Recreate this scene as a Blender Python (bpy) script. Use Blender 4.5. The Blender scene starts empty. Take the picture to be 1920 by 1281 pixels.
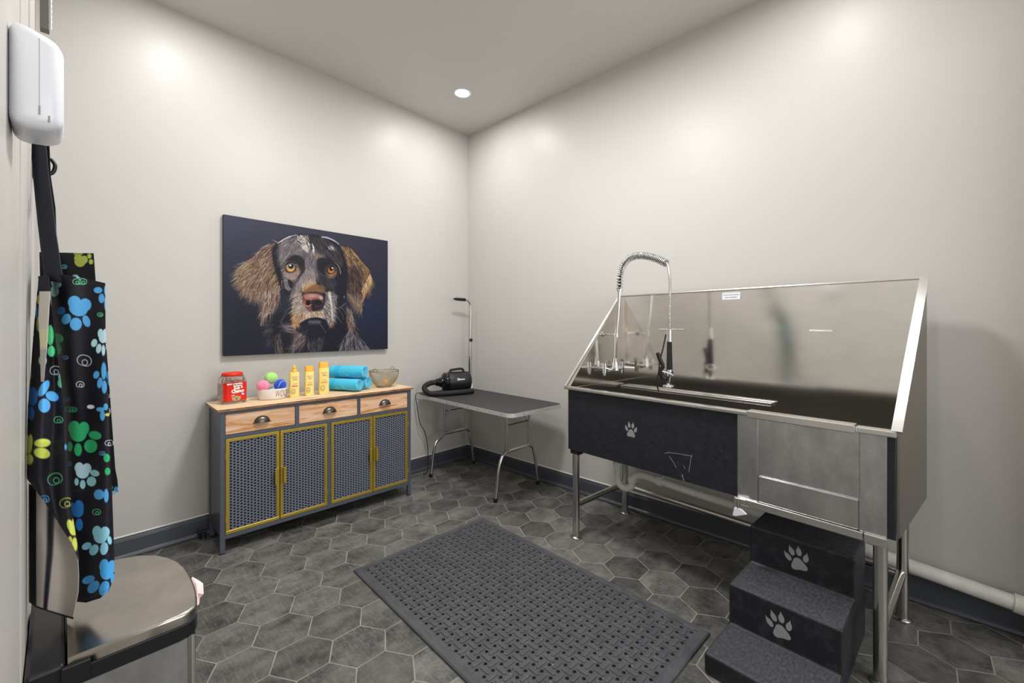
import bpy, bmesh, math, random
import numpy as np
from mathutils import Vector, Matrix
C = bpy.context.scene.collection
PI = math.pi
R = math.radians
rnd = random.Random(11)

# ---------------------------------------------------------------- camera, world, lights, exposure
CAM = (-2.8153, -3.2589, 1.32)
FPX, CX, HY = 795.0, 960.0, 611.0            # focal length, principal column and horizon row in 1920x1281 pixels
YAW = math.atan((1707 - CX) / FPX)           # angle of the long wall to the right of the view axis
FW = (math.cos(YAW), math.sin(YAW))
RT = (math.sin(YAW), -math.cos(YAW))
cd = bpy.data.cameras.new('camera')
cam = bpy.data.objects.new('camera', cd)
C.objects.link(cam)
cam.location = CAM
cam.rotation_euler = (PI / 2, 0, YAW - PI / 2)
cd.sensor_width = 36
cd.lens = FPX / 1920 * 36
cd.shift_y = -(1281 / 2 - HY) / 1920
cd.clip_start = 0.05
bpy.context.scene.camera = cam

sc = bpy.context.scene
w = bpy.data.worlds.new('world')
sc.world = w
w.use_nodes = True
w.node_tree.nodes['Background'].inputs[0].default_value = (0.6, 0.63, 0.66, 1)
w.node_tree.nodes['Background'].inputs[1].default_value = 0.3
sc.view_settings.view_transform = 'Standard'
sc.view_settings.look = 'None'
sc.view_settings.exposure = 0.27
sc.view_settings.gamma = 1.0
sc.view_settings.use_curve_mapping = False

CEIL = 3.238
LAMPS = [(-0.55, -0.57), (-2.32, -0.57), (-0.62, -2.98), (-2.32, -2.98)]
LAMP_W = 7.5
def lamp(name, loc, size, power, col=(1, 0.99, 0.985), rot=(0, 0, 0), shape='DISK', size_y=None):
    l = bpy.data.lights.new(name, 'AREA')
    l.shape = shape
    l.size = size
    if size_y: l.size_y = size_y
    l.energy = power
    l.color = col
    o = bpy.data.objects.new(name, l)
    C.objects.link(o)
    o.location = loc
    o.rotation_euler = rot
    return o
for lx, ly in LAMPS:
    lamp('downlight_beam', (lx, ly, CEIL - 0.012), 0.10, LAMP_W)
lamp('added_ceiling_fill', (-1.44, -1.80, CEIL - 0.062), 0.40, 40)  # added overhead fill, evens out the room's brightness
# added fill in an unseen hall opening behind the camera, brightens the room
lamp('added_hall_fill', (-1.45, -5.2, 1.55), 2.4, 46, (0.98, 0.99, 1.0), (R(90), 0, 0), 'RECTANGLE', 2.1)

# ---------------------------------------------------------------- helpers
def lin(c):
    c = c / 255.0
    return c / 12.92 if c <= 0.04045 else ((c + 0.055) / 1.055) ** 2.4
def rgb(r, g, b): return (lin(r), lin(g), lin(b), 1)

def at(px, py, d):
    """point seen at pixel (px, py) at depth d along the view axis"""
    s = (px - CX) / FPX
    return (CAM[0] + d * (FW[0] + s * RT[0]), CAM[1] + d * (FW[1] + s * RT[1]), CAM[2] - (py - HY) * d / FPX)

def mat(name, col, rough=0.5, metal=0.0, spec=0.5, noise=0, nscale=(20, 20, 20), bump=0.0, bscale=60, rvar=0.0, alpha=1.0,
        trans=0.0, ior=1.45, emit=None, col2=None, attr=None, coat=0.0, sheen=0.0, bdetail=4, ramp=(0.35, 0.65)):
    m = bpy.data.materials.new(name)
    m.use_nodes = True
    nt = m.node_tree
    b = nt.nodes['Principled BSDF']
    b.inputs['Base Color'].default_value = col
    b.inputs['Roughness'].default_value = rough
    b.inputs['Metallic'].default_value = metal
    b.inputs['Specular IOR Level'].default_value = spec
    b.inputs['IOR'].default_value = ior
    b.inputs['Transmission Weight'].default_value = trans
    b.inputs['Coat Weight'].default_value = coat
    b.inputs['Sheen Weight'].default_value = sheen
    b.inputs['Alpha'].default_value = alpha
    if emit:
        b.inputs['Emission Color'].default_value = emit[0]
        b.inputs['Emission Strength'].default_value = emit[1]
    tc = nt.nodes.new('ShaderNodeTexCoord')
    csock = None
    if attr:
        a = nt.nodes.new('ShaderNodeVertexColor')
        a.layer_name = attr
        csock = a.outputs['Color']
        nt.links.new(csock, b.inputs['Base Color'])
    if noise or rvar:
        mp = nt.nodes.new('ShaderNodeMapping')
        mp.inputs['Scale'].default_value = nscale
        nt.links.new(tc.outputs['Object'], mp.inputs['Vector'])
        n = nt.nodes.new('ShaderNodeTexNoise')
        n.inputs['Scale'].default_value = 1.0
        n.inputs['Detail'].default_value = 6
        n.inputs['Roughness'].default_value = 0.65
        nt.links.new(mp.outputs['Vector'], n.inputs['Vector'])
        if noise:
            cr = nt.nodes.new('ShaderNodeValToRGB')
            cr.color_ramp.elements[0].position = ramp[0]
            cr.color_ramp.elements[1].position = ramp[1]
            nt.links.new(n.outputs['Fac'], cr.inputs['Fac'])
            mx = nt.nodes.new('ShaderNodeMix')
            mx.data_type = 'RGBA'
            c2 = col2 if col2 else tuple(max(0, x * (1 - noise)) for x in col[:3]) + (1,)
            if attr:
                mx.blend_type = 'MULTIPLY'
                mx.inputs['Factor'].default_value = noise
                nt.links.new(csock, mx.inputs[6])
                nt.links.new(cr.outputs['Color'], mx.inputs[7])
            else:
                nt.links.new(cr.outputs['Color'], mx.inputs['Factor'])
                mx.inputs[6].default_value = col
                mx.inputs[7].default_value = c2
            nt.links.new(mx.outputs[2], b.inputs['Base Color'])
        if rvar:
            mr = nt.nodes.new('ShaderNodeMapRange')
            mr.inputs['To Min'].default_value = max(0.02, rough - rvar)
            mr.inputs['To Max'].default_value = min(1, rough + rvar)
            nt.links.new(n.outputs['Fac'], mr.inputs['Value'])
            nt.links.new(mr.outputs['Result'], b.inputs['Roughness'])
    if bump:
        n2 = nt.nodes.new('ShaderNodeTexNoise')
        mp2 = nt.nodes.new('ShaderNodeMapping')
        mp2.inputs['Scale'].default_value = bscale if isinstance(bscale, tuple) else (bscale,) * 3
        nt.links.new(tc.outputs['Object'], mp2.inputs['Vector'])
        nt.links.new(mp2.outputs['Vector'], n2.inputs['Vector'])
        n2.inputs['Scale'].default_value = 1
        n2.inputs['Detail'].default_value = bdetail
        bp = nt.nodes.new('ShaderNodeBump')
        bp.inputs['Strength'].default_value = bump
        bp.inputs['Distance'].default_value = 0.002
        nt.links.new(n2.outputs['Fac'], bp.inputs['Height'])
        nt.links.new(bp.outputs['Normal'], b.inputs['Normal'])
    return m

class MB:
    """collects shapes and links them as one mesh object"""
    def __init__(s):
        s.v = []; s.f = []; s.m = []; s.sm = []; s.mi = 0; s.T = None
    def add(s, vs, fs, smooth=False, mi=None):
        o = len(s.v)
        if s.T is not None: vs = [tuple(s.T @ Vector(p)) for p in vs]
        s.v += [tuple(p) for p in vs]
        for f in fs:
            s.f.append(tuple(i + o for i in f)); s.m.append(s.mi if mi is None else mi); s.sm.append(smooth)
        return s
    def frombm(s, bm, smooth=False, mi=None):
        bm.verts.index_update()
        s.add([v.co[:] for v in bm.verts], [[v.index for v in f.verts] for f in bm.faces], smooth, mi)
        bm.free(); return s
    def box(s, x0, x1, y0, y1, z0, z1, bev=0.0, seg=2, mi=None, smooth=False):
        vs = [(x, y, z) for z in (z0, z1) for y in (y0, y1) for x in (x0, x1)]
        fs = [(0, 2, 3, 1), (4, 5, 7, 6), (0, 1, 5, 4), (2, 6, 7, 3), (0, 4, 6, 2), (1, 3, 7, 5)]
        if not bev: return s.add(vs, fs, smooth, mi)
        bm = bmesh.new()
        bv = [bm.verts.new(p) for p in vs]
        for f in fs: bm.faces.new([bv[i] for i in f])
        bmesh.ops.bevel(bm, geom=bm.edges[:], offset=min(bev, 0.49 * min(x1 - x0, y1 - y0, z1 - z0)), segments=seg, affect='EDGES', profile=0.5)
        return s.frombm(bm, smooth, mi)
    def prism(s, poly, z0, z1, axis='z', bev=0.0, seg=2, mi=None, smooth=False):
        """closed polygon extruded along an axis ('x': poly is (y,z); 'y': (x,z); 'z': (x,y))"""
        def P(a, b, t): return {'z': (a, b, t), 'x': (t, a, b), 'y': (a, t, b)}[axis]
        n = len(poly)
        vs = [P(a, b, z0) for a, b in poly] + [P(a, b, z1) for a, b in poly]
        fs = [tuple(range(n - 1, -1, -1)), tuple(range(n, 2 * n))] + [(i, (i + 1) % n, n + (i + 1) % n, n + i) for i in range(n)]
        bm = bmesh.new()
        bv = [bm.verts.new(p) for p in vs]
        for f in fs: bm.faces.new([bv[i] for i in f])
        bmesh.ops.recalc_face_normals(bm, faces=bm.faces[:])
        if bev: bmesh.ops.bevel(bm, geom=bm.edges[:], offset=bev, segments=seg, affect='EDGES', profile=0.5)
        return s.frombm(bm, smooth, mi)
    def tube(s, pts, r, n=12, mi=None, caps=True, closed=False):
        pts = [Vector(p) for p in pts]
        m = len(pts)
        rs = r if isinstance(r, (list, tuple)) else [r] * m
        vs = []; up = None
        for i, p in enumerate(pts):
            if closed: t = (pts[(i + 1) % m] - pts[i - 1]).normalized()
            else: t = (pts[min(i + 1, m - 1)] - pts[max(i - 1, 0)]).normalized()
            if up is None:
                a = Vector((0, 0, 1)) if abs(t.z) < 0.9 else Vector((1, 0, 0))
                up = (a - t * a.dot(t)).normalized()
            else: up = (up - t * up.dot(t)).normalized()
            q = t.cross(up)
            for k in range(n):
                a = 2 * PI * k / n
                vs.append(p + (up * math.cos(a) + q * math.sin(a)) * rs[i])
        fs = []
        for i in range(m if closed else m - 1):
            j = (i + 1) % m
            for k in range(n):
                fs.append((i * n + k, i * n + (k + 1) % n, j * n + (k + 1) % n, j * n + k))
        s.add(vs, fs, True, mi)
        if caps and not closed:
            s.add(vs[:n], [tuple(range(n - 1, -1, -1))], False, mi)
            s.add(vs[-n:], [tuple(range(n))], False, mi)
        return s
    def cyl(s, a, b, r, n=20, mi=None): return s.tube([a, b], r, n, mi)
    def lathe(s, prof, c=(0, 0, 0), n=32, mi=None, sx=1.0, sy=1.0, close=True):
        vs = []
        for r, z in prof:
            for k in range(n):
                a = 2 * PI * k / n
                vs.append((c[0] + r * math.cos(a) * sx, c[1] + r * math.sin(a) * sy, c[2] + z))
        fs = []
        for i in range(len(prof) - 1):
            for k in range(n): fs.append((i * n + k, i * n + (k + 1) % n, (i + 1) * n + (k + 1) % n, (i + 1) * n + k))
        s.add(vs, fs, True, mi)
        if close:
            s.add(vs[:n], [tuple(range(n - 1, -1, -1))], False, mi); s.add(vs[-n:], [tuple(range(n))], False, mi)
        return s
    def ball(s, c, r, n=24, mi=None):
        prof = [(r * math.cos(a), r * math.sin(a)) for a in [(-PI / 2 + 0.01) + (PI - 0.02) * i / (n // 2) for i in range(n // 2 + 1)]]
        return s.lathe(prof, c, n, mi)
    def flat(s, poly, fn, mi=None):
        """flat polygon mapped by fn(a,b) -> xyz (fan about its centroid, so use star-shaped outlines)"""
        cx = sum(p[0] for p in poly) / len(poly); cy = sum(p[1] for p in poly) / len(poly)
        n = len(poly)
        return s.add([fn(cx, cy)] + [fn(*p) for p in poly], [(0, i + 1, (i + 1) % n + 1) for i in range(n)], False, mi)
    def line(s, pts, wd, fn, mi=None):
        vs = []
        for i, p in enumerate(pts):
            q = pts[min(i + 1, len(pts) - 1)]; o = pts[max(i - 1, 0)]
            dx, dy = q[0] - o[0], q[1] - o[1]; L = math.hypot(dx, dy) or 1
            vs += [fn(p[0] - dy / L * wd / 2, p[1] + dx / L * wd / 2), fn(p[0] + dy / L * wd / 2, p[1] - dx / L * wd / 2)]
        return s.add(vs, [(2 * i, 2 * i + 1, 2 * i + 3, 2 * i + 2) for i in range(len(pts) - 1)], False, mi)
    def text(s, body, size, fn, mi=None, align='CENTER', weight=0.0, sx=1.0):
        cu = bpy.data.curves.new('lettering', 'FONT')
        cu.body = body; cu.size = size; cu.align_x = align; cu.align_y = 'CENTER'; cu.offset = weight; cu.resolution_u = 3
        cu.fill_mode = 'FRONT'
        o = bpy.data.objects.new('lettering', cu)
        C.objects.link(o)
        dg = bpy.context.evaluated_depsgraph_get()
        me = o.evaluated_get(dg).to_mesh()
        vs = [fn(v.co.x * sx, v.co.y) for v in me.vertices]; fs = [tuple(p.vertices) for p in me.polygons]
        o.evaluated_get(dg).to_mesh_clear()
        bpy.data.objects.remove(o); bpy.data.curves.remove(cu)
        return s.add(vs, fs, False, mi)
    def build(s, name, mats, parent=None, cols=None, weld=False):
        me = bpy.data.meshes.new(name)
        me.from_pydata(s.v, [], s.f)
        mats = mats if isinstance(mats, (list, tuple)) else [mats]
        for m in mats: me.materials.append(m)
        me.polygons.foreach_set('material_index', s.m)
        me.polygons.foreach_set('use_smooth', s.sm)
        if cols is not None:
            ca = me.color_attributes.new('tint', 'FLOAT_COLOR', 'POINT')
            ca.data.foreach_set('color', np.asarray(cols, dtype=np.float32).ravel())
        me.update()
        o = bpy.data.objects.new(name, me)
        C.objects.link(o)
        if parent: o.parent = parent
        return o

def tag(o, label, cat, group=None):
    o['label'] = label; o['category'] = cat
    if group: o['group'] = group
    return o
def thing(name, label, cat, loc=(0, 0, 0), rotz=0.0, group=None):
    o = bpy.data.objects.new(name, None)
    o.empty_display_size = 0.05
    C.objects.link(o)
    o.location = loc; o.rotation_euler = (0, 0, rotz)
    return tag(o, label, cat, group)
def struct(o, label=None):
    o['kind'] = 'structure'
    if label: o['label'] = label
    return o
def arc(c, r, a0, a1, n, plane='xz'):
    out = []
    for i in range(n + 1):
        a = R(a0 + (a1 - a0) * i / n); p, q = r * math.cos(a), r * math.sin(a)
        out.append({'xz': (c[0] + p, c[1], c[2] + q), 'yz': (c[0], c[1] + p, c[2] + q), 'xy': (c[0] + p, c[1] + q, c[2])}[plane])
    return out
def spline(pts, n=8):
    """Catmull-Rom through points"""
    P = [Vector(p) for p in pts]; out = []
    for i in range(len(P) - 1):
        a, b, c, d = P[max(i - 1, 0)], P[i], P[i + 1], P[min(i + 2, len(P) - 1)]
        for k in range(n):
            t = k / n
            out.append(0.5 * ((2 * b) + (c - a) * t + (2 * a - 5 * b + 4 * c - d) * t * t + (3 * b - a - 3 * c + d) * t ** 3))
    return out + [P[-1]]
def rrect(x0, x1, y0, y1, r, n=6):
    o = []
    for cx, cy, a in ((x1 - r, y1 - r, 0), (x0 + r, y1 - r, 90), (x0 + r, y0 + r, 180), (x1 - r, y0 + r, 270)):
        for i in range(n + 1):
            t = R(a + 90 * i / n); o.append((cx + r * math.cos(t), cy + r * math.sin(t)))
    return o
def ellipse(cx, cy, rx, ry, rot=0, n=20):
    t = R(rot); o = []
    for i in range(n):
        a = 2 * PI * i / n; u, v = rx * math.cos(a), ry * math.sin(a)
        o.append((cx + u * math.cos(t) - v * math.sin(t), cy + u * math.sin(t) + v * math.cos(t)))
    return o
def paw(mb, fn, cx, cy, s, mi, tilt=0):
    """clawed paw print: pad and four pointed toes, s = overall height"""
    t = R(tilt)
    def put(poly): mb.flat([(cx + s * (a * math.cos(t) - b * math.sin(t)), cy + s * (a * math.sin(t) + b * math.cos(t))) for a, b in poly], fn, mi)
    put([(0, .02), (.1, -.01), (.16, -.1), (.24, -.22), (.29, -.33), (.27, -.43), (.17, -.47), (.06, -.45), (-.06, -.45), (-.17, -.47), (-.27, -.43), (-.29, -.33), (-.24, -.22), (-.16, -.1), (-.1, -.01)])
    for x, y, r in ((-.32, .02, 24), (-.13, .25, 8), (.13, .25, -8), (.32, .02, -24)):
        a = R(r); o = []
        for u, v in ((0, .25), (.03, .16), (.08, .08), (.1, -.02), (.07, -.13), (0, -.17), (-.07, -.13), (-.1, -.02), (-.08, .08), (-.03, .16)):
            o.append((x + u * math.cos(a) - v * math.sin(a), y + u * math.sin(a) + v * math.cos(a)))
        put(o)

# ---------------------------------------------------------------- materials
M = {}
M['wall'] = mat('wall_paint', rgb(193, 190, 185), 0.40, spec=0.3, bump=0.05, bscale=260)
M['ceil'] = mat('ceiling_paint', rgb(206, 204, 200), 0.42, spec=0.3, bump=0.04, bscale=200)
M['base'] = mat('slate_trim_paint', rgb(72, 75, 83), 0.33, spec=0.5)
M['caulk'] = mat('pale_caulk', rgb(205, 203, 198), 0.5)
M['white'] = mat('white_plastic', rgb(226, 228, 234), 0.3, coat=0.2)
M['lens'] = mat('lamp_lens', (1, 1, 1, 1), 0.4, emit=((1, 0.98, 0.95, 1), 12))
M['grout'] = mat('grout', rgb(158, 155, 147), 0.85, noise=0.35, nscale=(9, 9, 9))
M['steel'] = mat('brushed_steel', rgb(226, 222, 216), 0.22, 1.0, noise=0.16, nscale=(3, 3, 40), rvar=0.06, bump=0.05, bscale=(3, 3, 260))
M['sheet'] = mat('steel_sheet', rgb(238, 234, 228), 0.12, 1.0, noise=0.12, nscale=(3, 3, 5), rvar=0.04, bump=0.16, bscale=(1.7, 1.7, 2.6), bdetail=1)
M['steelw'] = mat('worn_steel', rgb(206, 206, 206), 0.3, 1.0, noise=0.3, nscale=(12, 12, 7), rvar=0.1, bump=0.05, bscale=(120, 120, 5))
M['rimsteel'] = mat('bright_steel', rgb(214, 212, 208), 0.26, 1.0)
M['chrome'] = mat('chrome', rgb(222, 222, 222), 0.09, 1.0)
M['tubesteel'] = mat('polished_tube', rgb(205, 203, 199), 0.2, 1.0)
M['blackpanel'] = mat('black_board', rgb(27, 29, 36), 0.42, noise=0.3, nscale=(40, 40, 40), col2=rgb(38, 40, 48), rvar=0.08)
M['vinyl'] = mat('black_vinyl', rgb(27, 29, 34), 0.46, noise=0.5, nscale=(26, 26, 26), col2=rgb(56, 58, 64), rvar=0.1, bump=0.2, bscale=300, ramp=(0.5, 0.85))
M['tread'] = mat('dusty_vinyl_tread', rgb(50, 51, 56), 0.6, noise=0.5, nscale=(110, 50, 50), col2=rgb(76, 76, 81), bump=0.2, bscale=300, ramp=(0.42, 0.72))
M['shadesteel'] = mat('shaded_steel', rgb(150, 146, 136), 0.34, 1.0)  # darkened steel for the right end panel, its shade put into the colour
M['vinylwear'] = mat('worn_vinyl_edge', rgb(104, 104, 116), 0.5, noise=0.5, nscale=(90, 90, 90), col2=rgb(52, 54, 62))
M['pawgrey'] = mat('grey_print', rgb(150, 150, 150), 0.6, noise=0.2, nscale=(200, 200, 200))
M['scuff'] = mat('scuff_mark', rgb(150, 150, 152), 0.6)
M['rubber'] = mat('black_rubber', rgb(66, 67, 71), 0.55, noise=0.3, nscale=(14, 14, 14), col2=rgb(78, 79, 82))
M['blk'] = mat('black_plastic', rgb(20, 20, 22), 0.38)
M['softblk'] = mat('black_foam', rgb(26, 25, 25), 0.7)
M['slate'] = mat('slate_metal_paint', rgb(80, 85, 96), 0.36, spec=0.5)
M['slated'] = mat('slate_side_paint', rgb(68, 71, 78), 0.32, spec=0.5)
M['mesh'] = mat('perforated_slate', rgb(104, 109, 122), 0.42, spec=0.5)
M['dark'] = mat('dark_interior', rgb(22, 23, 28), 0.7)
M['gold'] = mat('brass_paint', rgb(176, 150, 58), 0.36, 0.55)
M['pewter'] = mat('pewter', rgb(96, 92, 88), 0.3, 1.0)
M['pvc'] = mat('white_pvc', rgb(222, 221, 214), 0.35, noise=0.12, nscale=(30, 30, 30))
M['alu'] = mat('aluminium_edge', rgb(206, 205, 202), 0.35, 0.35)
M['tabletop'] = mat('ribbed_rubber_top', rgb(54, 54, 55), 0.6, bump=0.3, bscale=(20, 500, 20))

def wood(name, a, b, c, scale, ring=1.0):
    m = bpy.data.materials.new(name)
    m.use_nodes = True
    nt = m.node_tree
    bs = nt.nodes['Principled BSDF']
    bs.inputs['Roughness'].default_value = 0.55
    tc = nt.nodes.new('ShaderNodeTexCoord')
    oi = nt.nodes.new('ShaderNodeObjectInfo')
    ad = nt.nodes.new('ShaderNodeVectorMath'); ad.operation = 'ADD'
    nt.links.new(tc.outputs['Object'], ad.inputs[0])
    sc_ = nt.nodes.new('ShaderNodeVectorMath'); sc_.operation = 'SCALE'
    nt.links.new(oi.outputs['Location'], sc_.inputs[0]); sc_.inputs['Scale'].default_value = 7.3
    nt.links.new(sc_.outputs[0], ad.inputs[1])
    mp = nt.nodes.new('ShaderNodeMapping'); mp.inputs['Scale'].default_value = scale
    nt.links.new(ad.outputs[0], mp.inputs['Vector'])
    n = nt.nodes.new('ShaderNodeTexNoise'); n.inputs['Scale'].default_value = 1; n.inputs['Detail'].default_value = 7
    n.inputs['Roughness'].default_value = 0.62; n.inputs['Distortion'].default_value = 0.6 * ring
    nt.links.new(mp.outputs[0], n.inputs['Vector'])
    cr = nt.nodes.new('ShaderNodeValToRGB')
    e = cr.color_ramp.elements
    e[0].position = 0.30; e[0].color = c
    e[1].position = 0.68; e[1].color = a
    k = cr.color_ramp.elements.new(0.44); k.color = b
    nt.links.new(n.outputs['Fac'], cr.inputs['Fac'])
    nt.links.new(cr.outputs['Color'], bs.inputs['Base Color'])
    return m
M['woodtop'] = wood('pale_plank_wood', rgb(240, 220, 190), rgb(226, 194, 154), rgb(150, 104, 66), (3, 34, 30))
M['woodedge'] = wood('raw_wood_edge', rgb(178, 132, 84), rgb(132, 88, 54), rgb(78, 48, 32), (14, 40, 60))
M['drawer'] = wood('knotty_drawer_wood', rgb(238, 208, 184), rgb(216, 164, 116), rgb(178, 100, 38), (3.2, 10, 26), 2.2)

def tile_material():
    m = mat('slate_tile', rgb(80, 80, 76), 0.42, spec=0.5)
    nt = m.node_tree; b = nt.nodes['Principled BSDF']
    tc = nt.nodes.new('ShaderNodeTexCoord')
    at_ = nt.nodes.new('ShaderNodeVertexColor'); at_.layer_name = 'tint'
    sep = nt.nodes.new('ShaderNodeSeparateColor'); nt.links.new(at_.outputs['Color'], sep.inputs[0])
    off = nt.nodes.new('ShaderNodeVectorMath'); off.operation = 'MULTIPLY_ADD'
    nt.links.new(at_.outputs['Color'], off.inputs[0]); off.inputs[1].default_value = (9, 7, 5)
    nt.links.new(tc.outputs['Object'], off.inputs[2])
    def noise(scale, det=5, rg=0.65):
        mp = nt.nodes.new('ShaderNodeMapping'); mp.inputs['Scale'].default_value = scale
        nt.links.new(off.outputs[0], mp.inputs['Vector'])
        n = nt.nodes.new('ShaderNodeTexNoise'); n.inputs['Scale'].default_value = 1; n.inputs['Detail'].default_value = det; n.inputs['Roughness'].default_value = rg
        nt.links.new(mp.outputs[0], n.inputs['Vector']); return n
    n1 = noise((6, 9, 1)); n2 = noise((130, 12, 1), 3); n3 = noise((60, 60, 1), 6, 0.8)
    cr = nt.nodes.new('ShaderNodeValToRGB')
    cr.color_ramp.elements[0].position = 0.32; cr.color_ramp.elements[0].color = rgb(58, 59, 59)
    cr.color_ramp.elements[1].position = 0.70; cr.color_ramp.elements[1].color = rgb(122, 120, 114)
    nt.links.new(n1.outputs['Fac'], cr.inputs['Fac'])
    def mix(a, fac, blend, amt, col=None, sock=None):
        x = nt.nodes.new('ShaderNodeMix'); x.data_type = 'RGBA'; x.blend_type = blend
        nt.links.new(a, x.inputs[6])
        if sock is not None: nt.links.new(sock, x.inputs[7])
        else: x.inputs[7].default_value = col
        if fac is not None:
            mm = nt.nodes.new('ShaderNodeMapRange'); mm.inputs['From Min'].default_value = 0.5; mm.inputs['From Max'].default_value = 0.85
            mm.inputs['To Max'].default_value = amt
            nt.links.new(fac, mm.inputs['Value']); nt.links.new(mm.outputs[0], x.inputs['Factor'])
        else: x.inputs['Factor'].default_value = amt
        return x.outputs[2]
    c = mix(cr.outputs['Color'], n2.outputs['Fac'], 'MIX', 0.5, rgb(150, 148, 140))
    c = mix(c, n3.outputs['Fac'], 'MIX', 0.7, rgb(144, 142, 134))
    br = nt.nodes.new('ShaderNodeMapRange'); br.inputs['To Min'].default_value = 0.62; br.inputs['To Max'].default_value = 1.12
    nt.links.new(sep.outputs['Red'], br.inputs['Value'])
    cm = nt.nodes.new('ShaderNodeCombineColor')
    for i in range(3): nt.links.new(br.outputs[0], cm.inputs[i])
    c = mix(c, None, 'MULTIPLY', 1.0, sock=cm.outputs[0])
    nt.links.new(c, b.inputs['Base Color'])
    mr = nt.nodes.new('ShaderNodeMapRange'); mr.inputs['To Min'].default_value = 0.3; mr.inputs['To Max'].default_value = 0.6
    nt.links.new(n3.outputs['Fac'], mr.inputs['Value']); nt.links.new(mr.outputs[0], b.inputs['Roughness'])
    bp = nt.nodes.new('ShaderNodeBump'); bp.inputs['Strength'].default_value = 0.25; bp.inputs['Distance'].default_value = 0.001
    nt.links.new(n3.outputs['Fac'], bp.inputs['Height']); nt.links.new(bp.outputs[0], b.inputs['Normal'])
    return m
M['tile'] = tile_material()

# ---------------------------------------------------------------- the room
XW, XF, YS, YB = -2.872, -2.896, -1.40, -3.78       # left wall face (near / far part), its step, and the back wall
def floor():
    mb = MB(); cols = []
    py, pxs = 0.2105, 0.1823
    a = 0.2105 / math.sqrt(3) - 0.0030
    x0, x1, y0, y1 = XF, 0.0, -5.3, 0.0
    mb.add([(x0 - 0.6, y0, -0.0008), (x1, y0, -0.0008), (x1, y1, -0.0008), (x0 - 0.6, y1, -0.0008)], [(0, 1, 2, 3)], mi=1)
    cols += [(0.5, 0.5, 0.5, 1)] * 4
    r2 = random.Random(5)
    for i in range(-18, 4):
        for j in range(-26, 4):
            cx = -0.332 + i * pxs; cy = -0.441 + j * py + (py / 2 if i % 2 else 0)
            P = []
            for k in range(6):
                t = R(60 * k); P.append((min(max(cx + a * math.cos(t), x0 - 0.6), x1), min(max(cy + a * math.sin(t), y0), y1)))
            if max(p[0] for p in P) - min(p[0] for p in P) < 0.01 or max(p[1] for p in P) - min(p[1] for p in P) < 0.01: continue
            n = len(mb.v)
            mb.add([(p[0], p[1], 0.0) for p in P] + [(p[0], p[1], -0.0025) for p in P], [(0, 1, 2, 3, 4, 5)] + [(q, q + 6, (q + 1) % 6 + 6, (q + 1) % 6) for q in range(6)], mi=0)
            c = (r2.random(), r2.random(), r2.random(), 1)
            cols += [c] * 12
    o = mb.build('floor', [M['tile'], M['grout']], cols=cols)
    return struct(o, 'dark grey hexagonal floor tiles with pale grout')
floor()
def slab(name, b, m, label=None):
    return struct(MB().box(*b).build(name, m), label)
slab('wall_back', (-3.1, 0.12, 0.0, 0.12, 0, CEIL + 0.1), M['wall'], 'greige painted wall behind the sideboard and dog picture')
slab('wall_right', (0.0, 0.12, -5.3, 0.0, 0, CEIL + 0.1), M['wall'], 'greige painted wall behind the steel dog tub')
wl = MB()
wl.box(-3.1, XW, YB - 0.1, YS, 0, CEIL + 0.1); wl.box(-3.1, XF, YS, 0.0, 0, CEIL + 0.1)
struct(wl.build('wall_left', M['wall']), 'greige wall at the left edge with the dispenser and hook')
wf = MB()
wf.box(-0.3, 0.0, YB - 0.1, YB, 0, CEIL + 0.1); wf.box(-2.872, -2.7, YB - 0.1, YB, 0, CEIL + 0.1); wf.box(-2.7, -0.3, YB - 0.1, YB, 2.55, CEIL + 0.1)  # unseen opening, made wide to let the added hall fill in
struct(wf.build('wall_front', M['wall']))
hw = MB()
hw.box(-3.3, 0.1, -5.4, -5.3, 0, 2.8); hw.box(-3.3, -3.2, -5.3, YB - 0.1, 0, 2.8); hw.box(-3.3, 0.1, -5.4, YB - 0.1, 2.7, 2.8); hw.box(-3.3, -2.872, YB - 0.1, YB - 0.05, 0, 2.8)
struct(hw.build('wall_hall', M['wall']))
slab('ceiling', (-3.1, 0.12, YB - 0.1, 0.12, CEIL, CEIL + 0.12), M['ceil'], 'pale grey ceiling')
def trim_profile(mb, axis, face, a0, a1, sgn):
    """skirting board with a moulded top and a quarter-round shoe; face = wall coordinate, sgn = direction into the room"""
    P = [(0, 0.004), (0.030, 0.004), (0.030, 0.010), (0.026, 0.018), (0.018, 0.024), (0.013, 0.026), (0.013, 0.100), (0.010, 0.103), (0.010, 0.108), (0.007, 0.112), (0.006, 0.120), (0.0, 0.124)]
    if axis == 'x': mb.prism([(face + sgn * p, z) for p, z in P], a0, a1, 'x')
    else: mb.prism([(face + sgn * p, z) for p, z in P], a0, a1, 'y')
    Q = [(0, 0.124), (0.006, 0.1205), (0.006, 0.1225), (0.002, 0.127), (0, 0.128)]
    if axis == 'x': mb.prism([(face + sgn * p, z) for p, z in Q], a0, a1, 'x', mi=1)
    else: mb.prism([(face + sgn * p, z) for p, z in Q], a0, a1, 'y', mi=1)
b = MB(); trim_profile(b, 'x', 0.0, XF, 0.0, -1); struct(b.build('baseboard_back', [M['base'], M['caulk']]), 'slate blue baseboard below the sideboard wall')
b = MB(); trim_profile(b, 'y', 0.0, YB, 0.0, -1); struct(b.build('baseboard_right', [M['base'], M['caulk']]), 'slate blue baseboard below the tub wall')
b = MB(); trim_profile(b, 'y', XF, YS, 0.0, 1); struct(b.build('baseboard_left', [M['base'], M['caulk']]))
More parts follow.
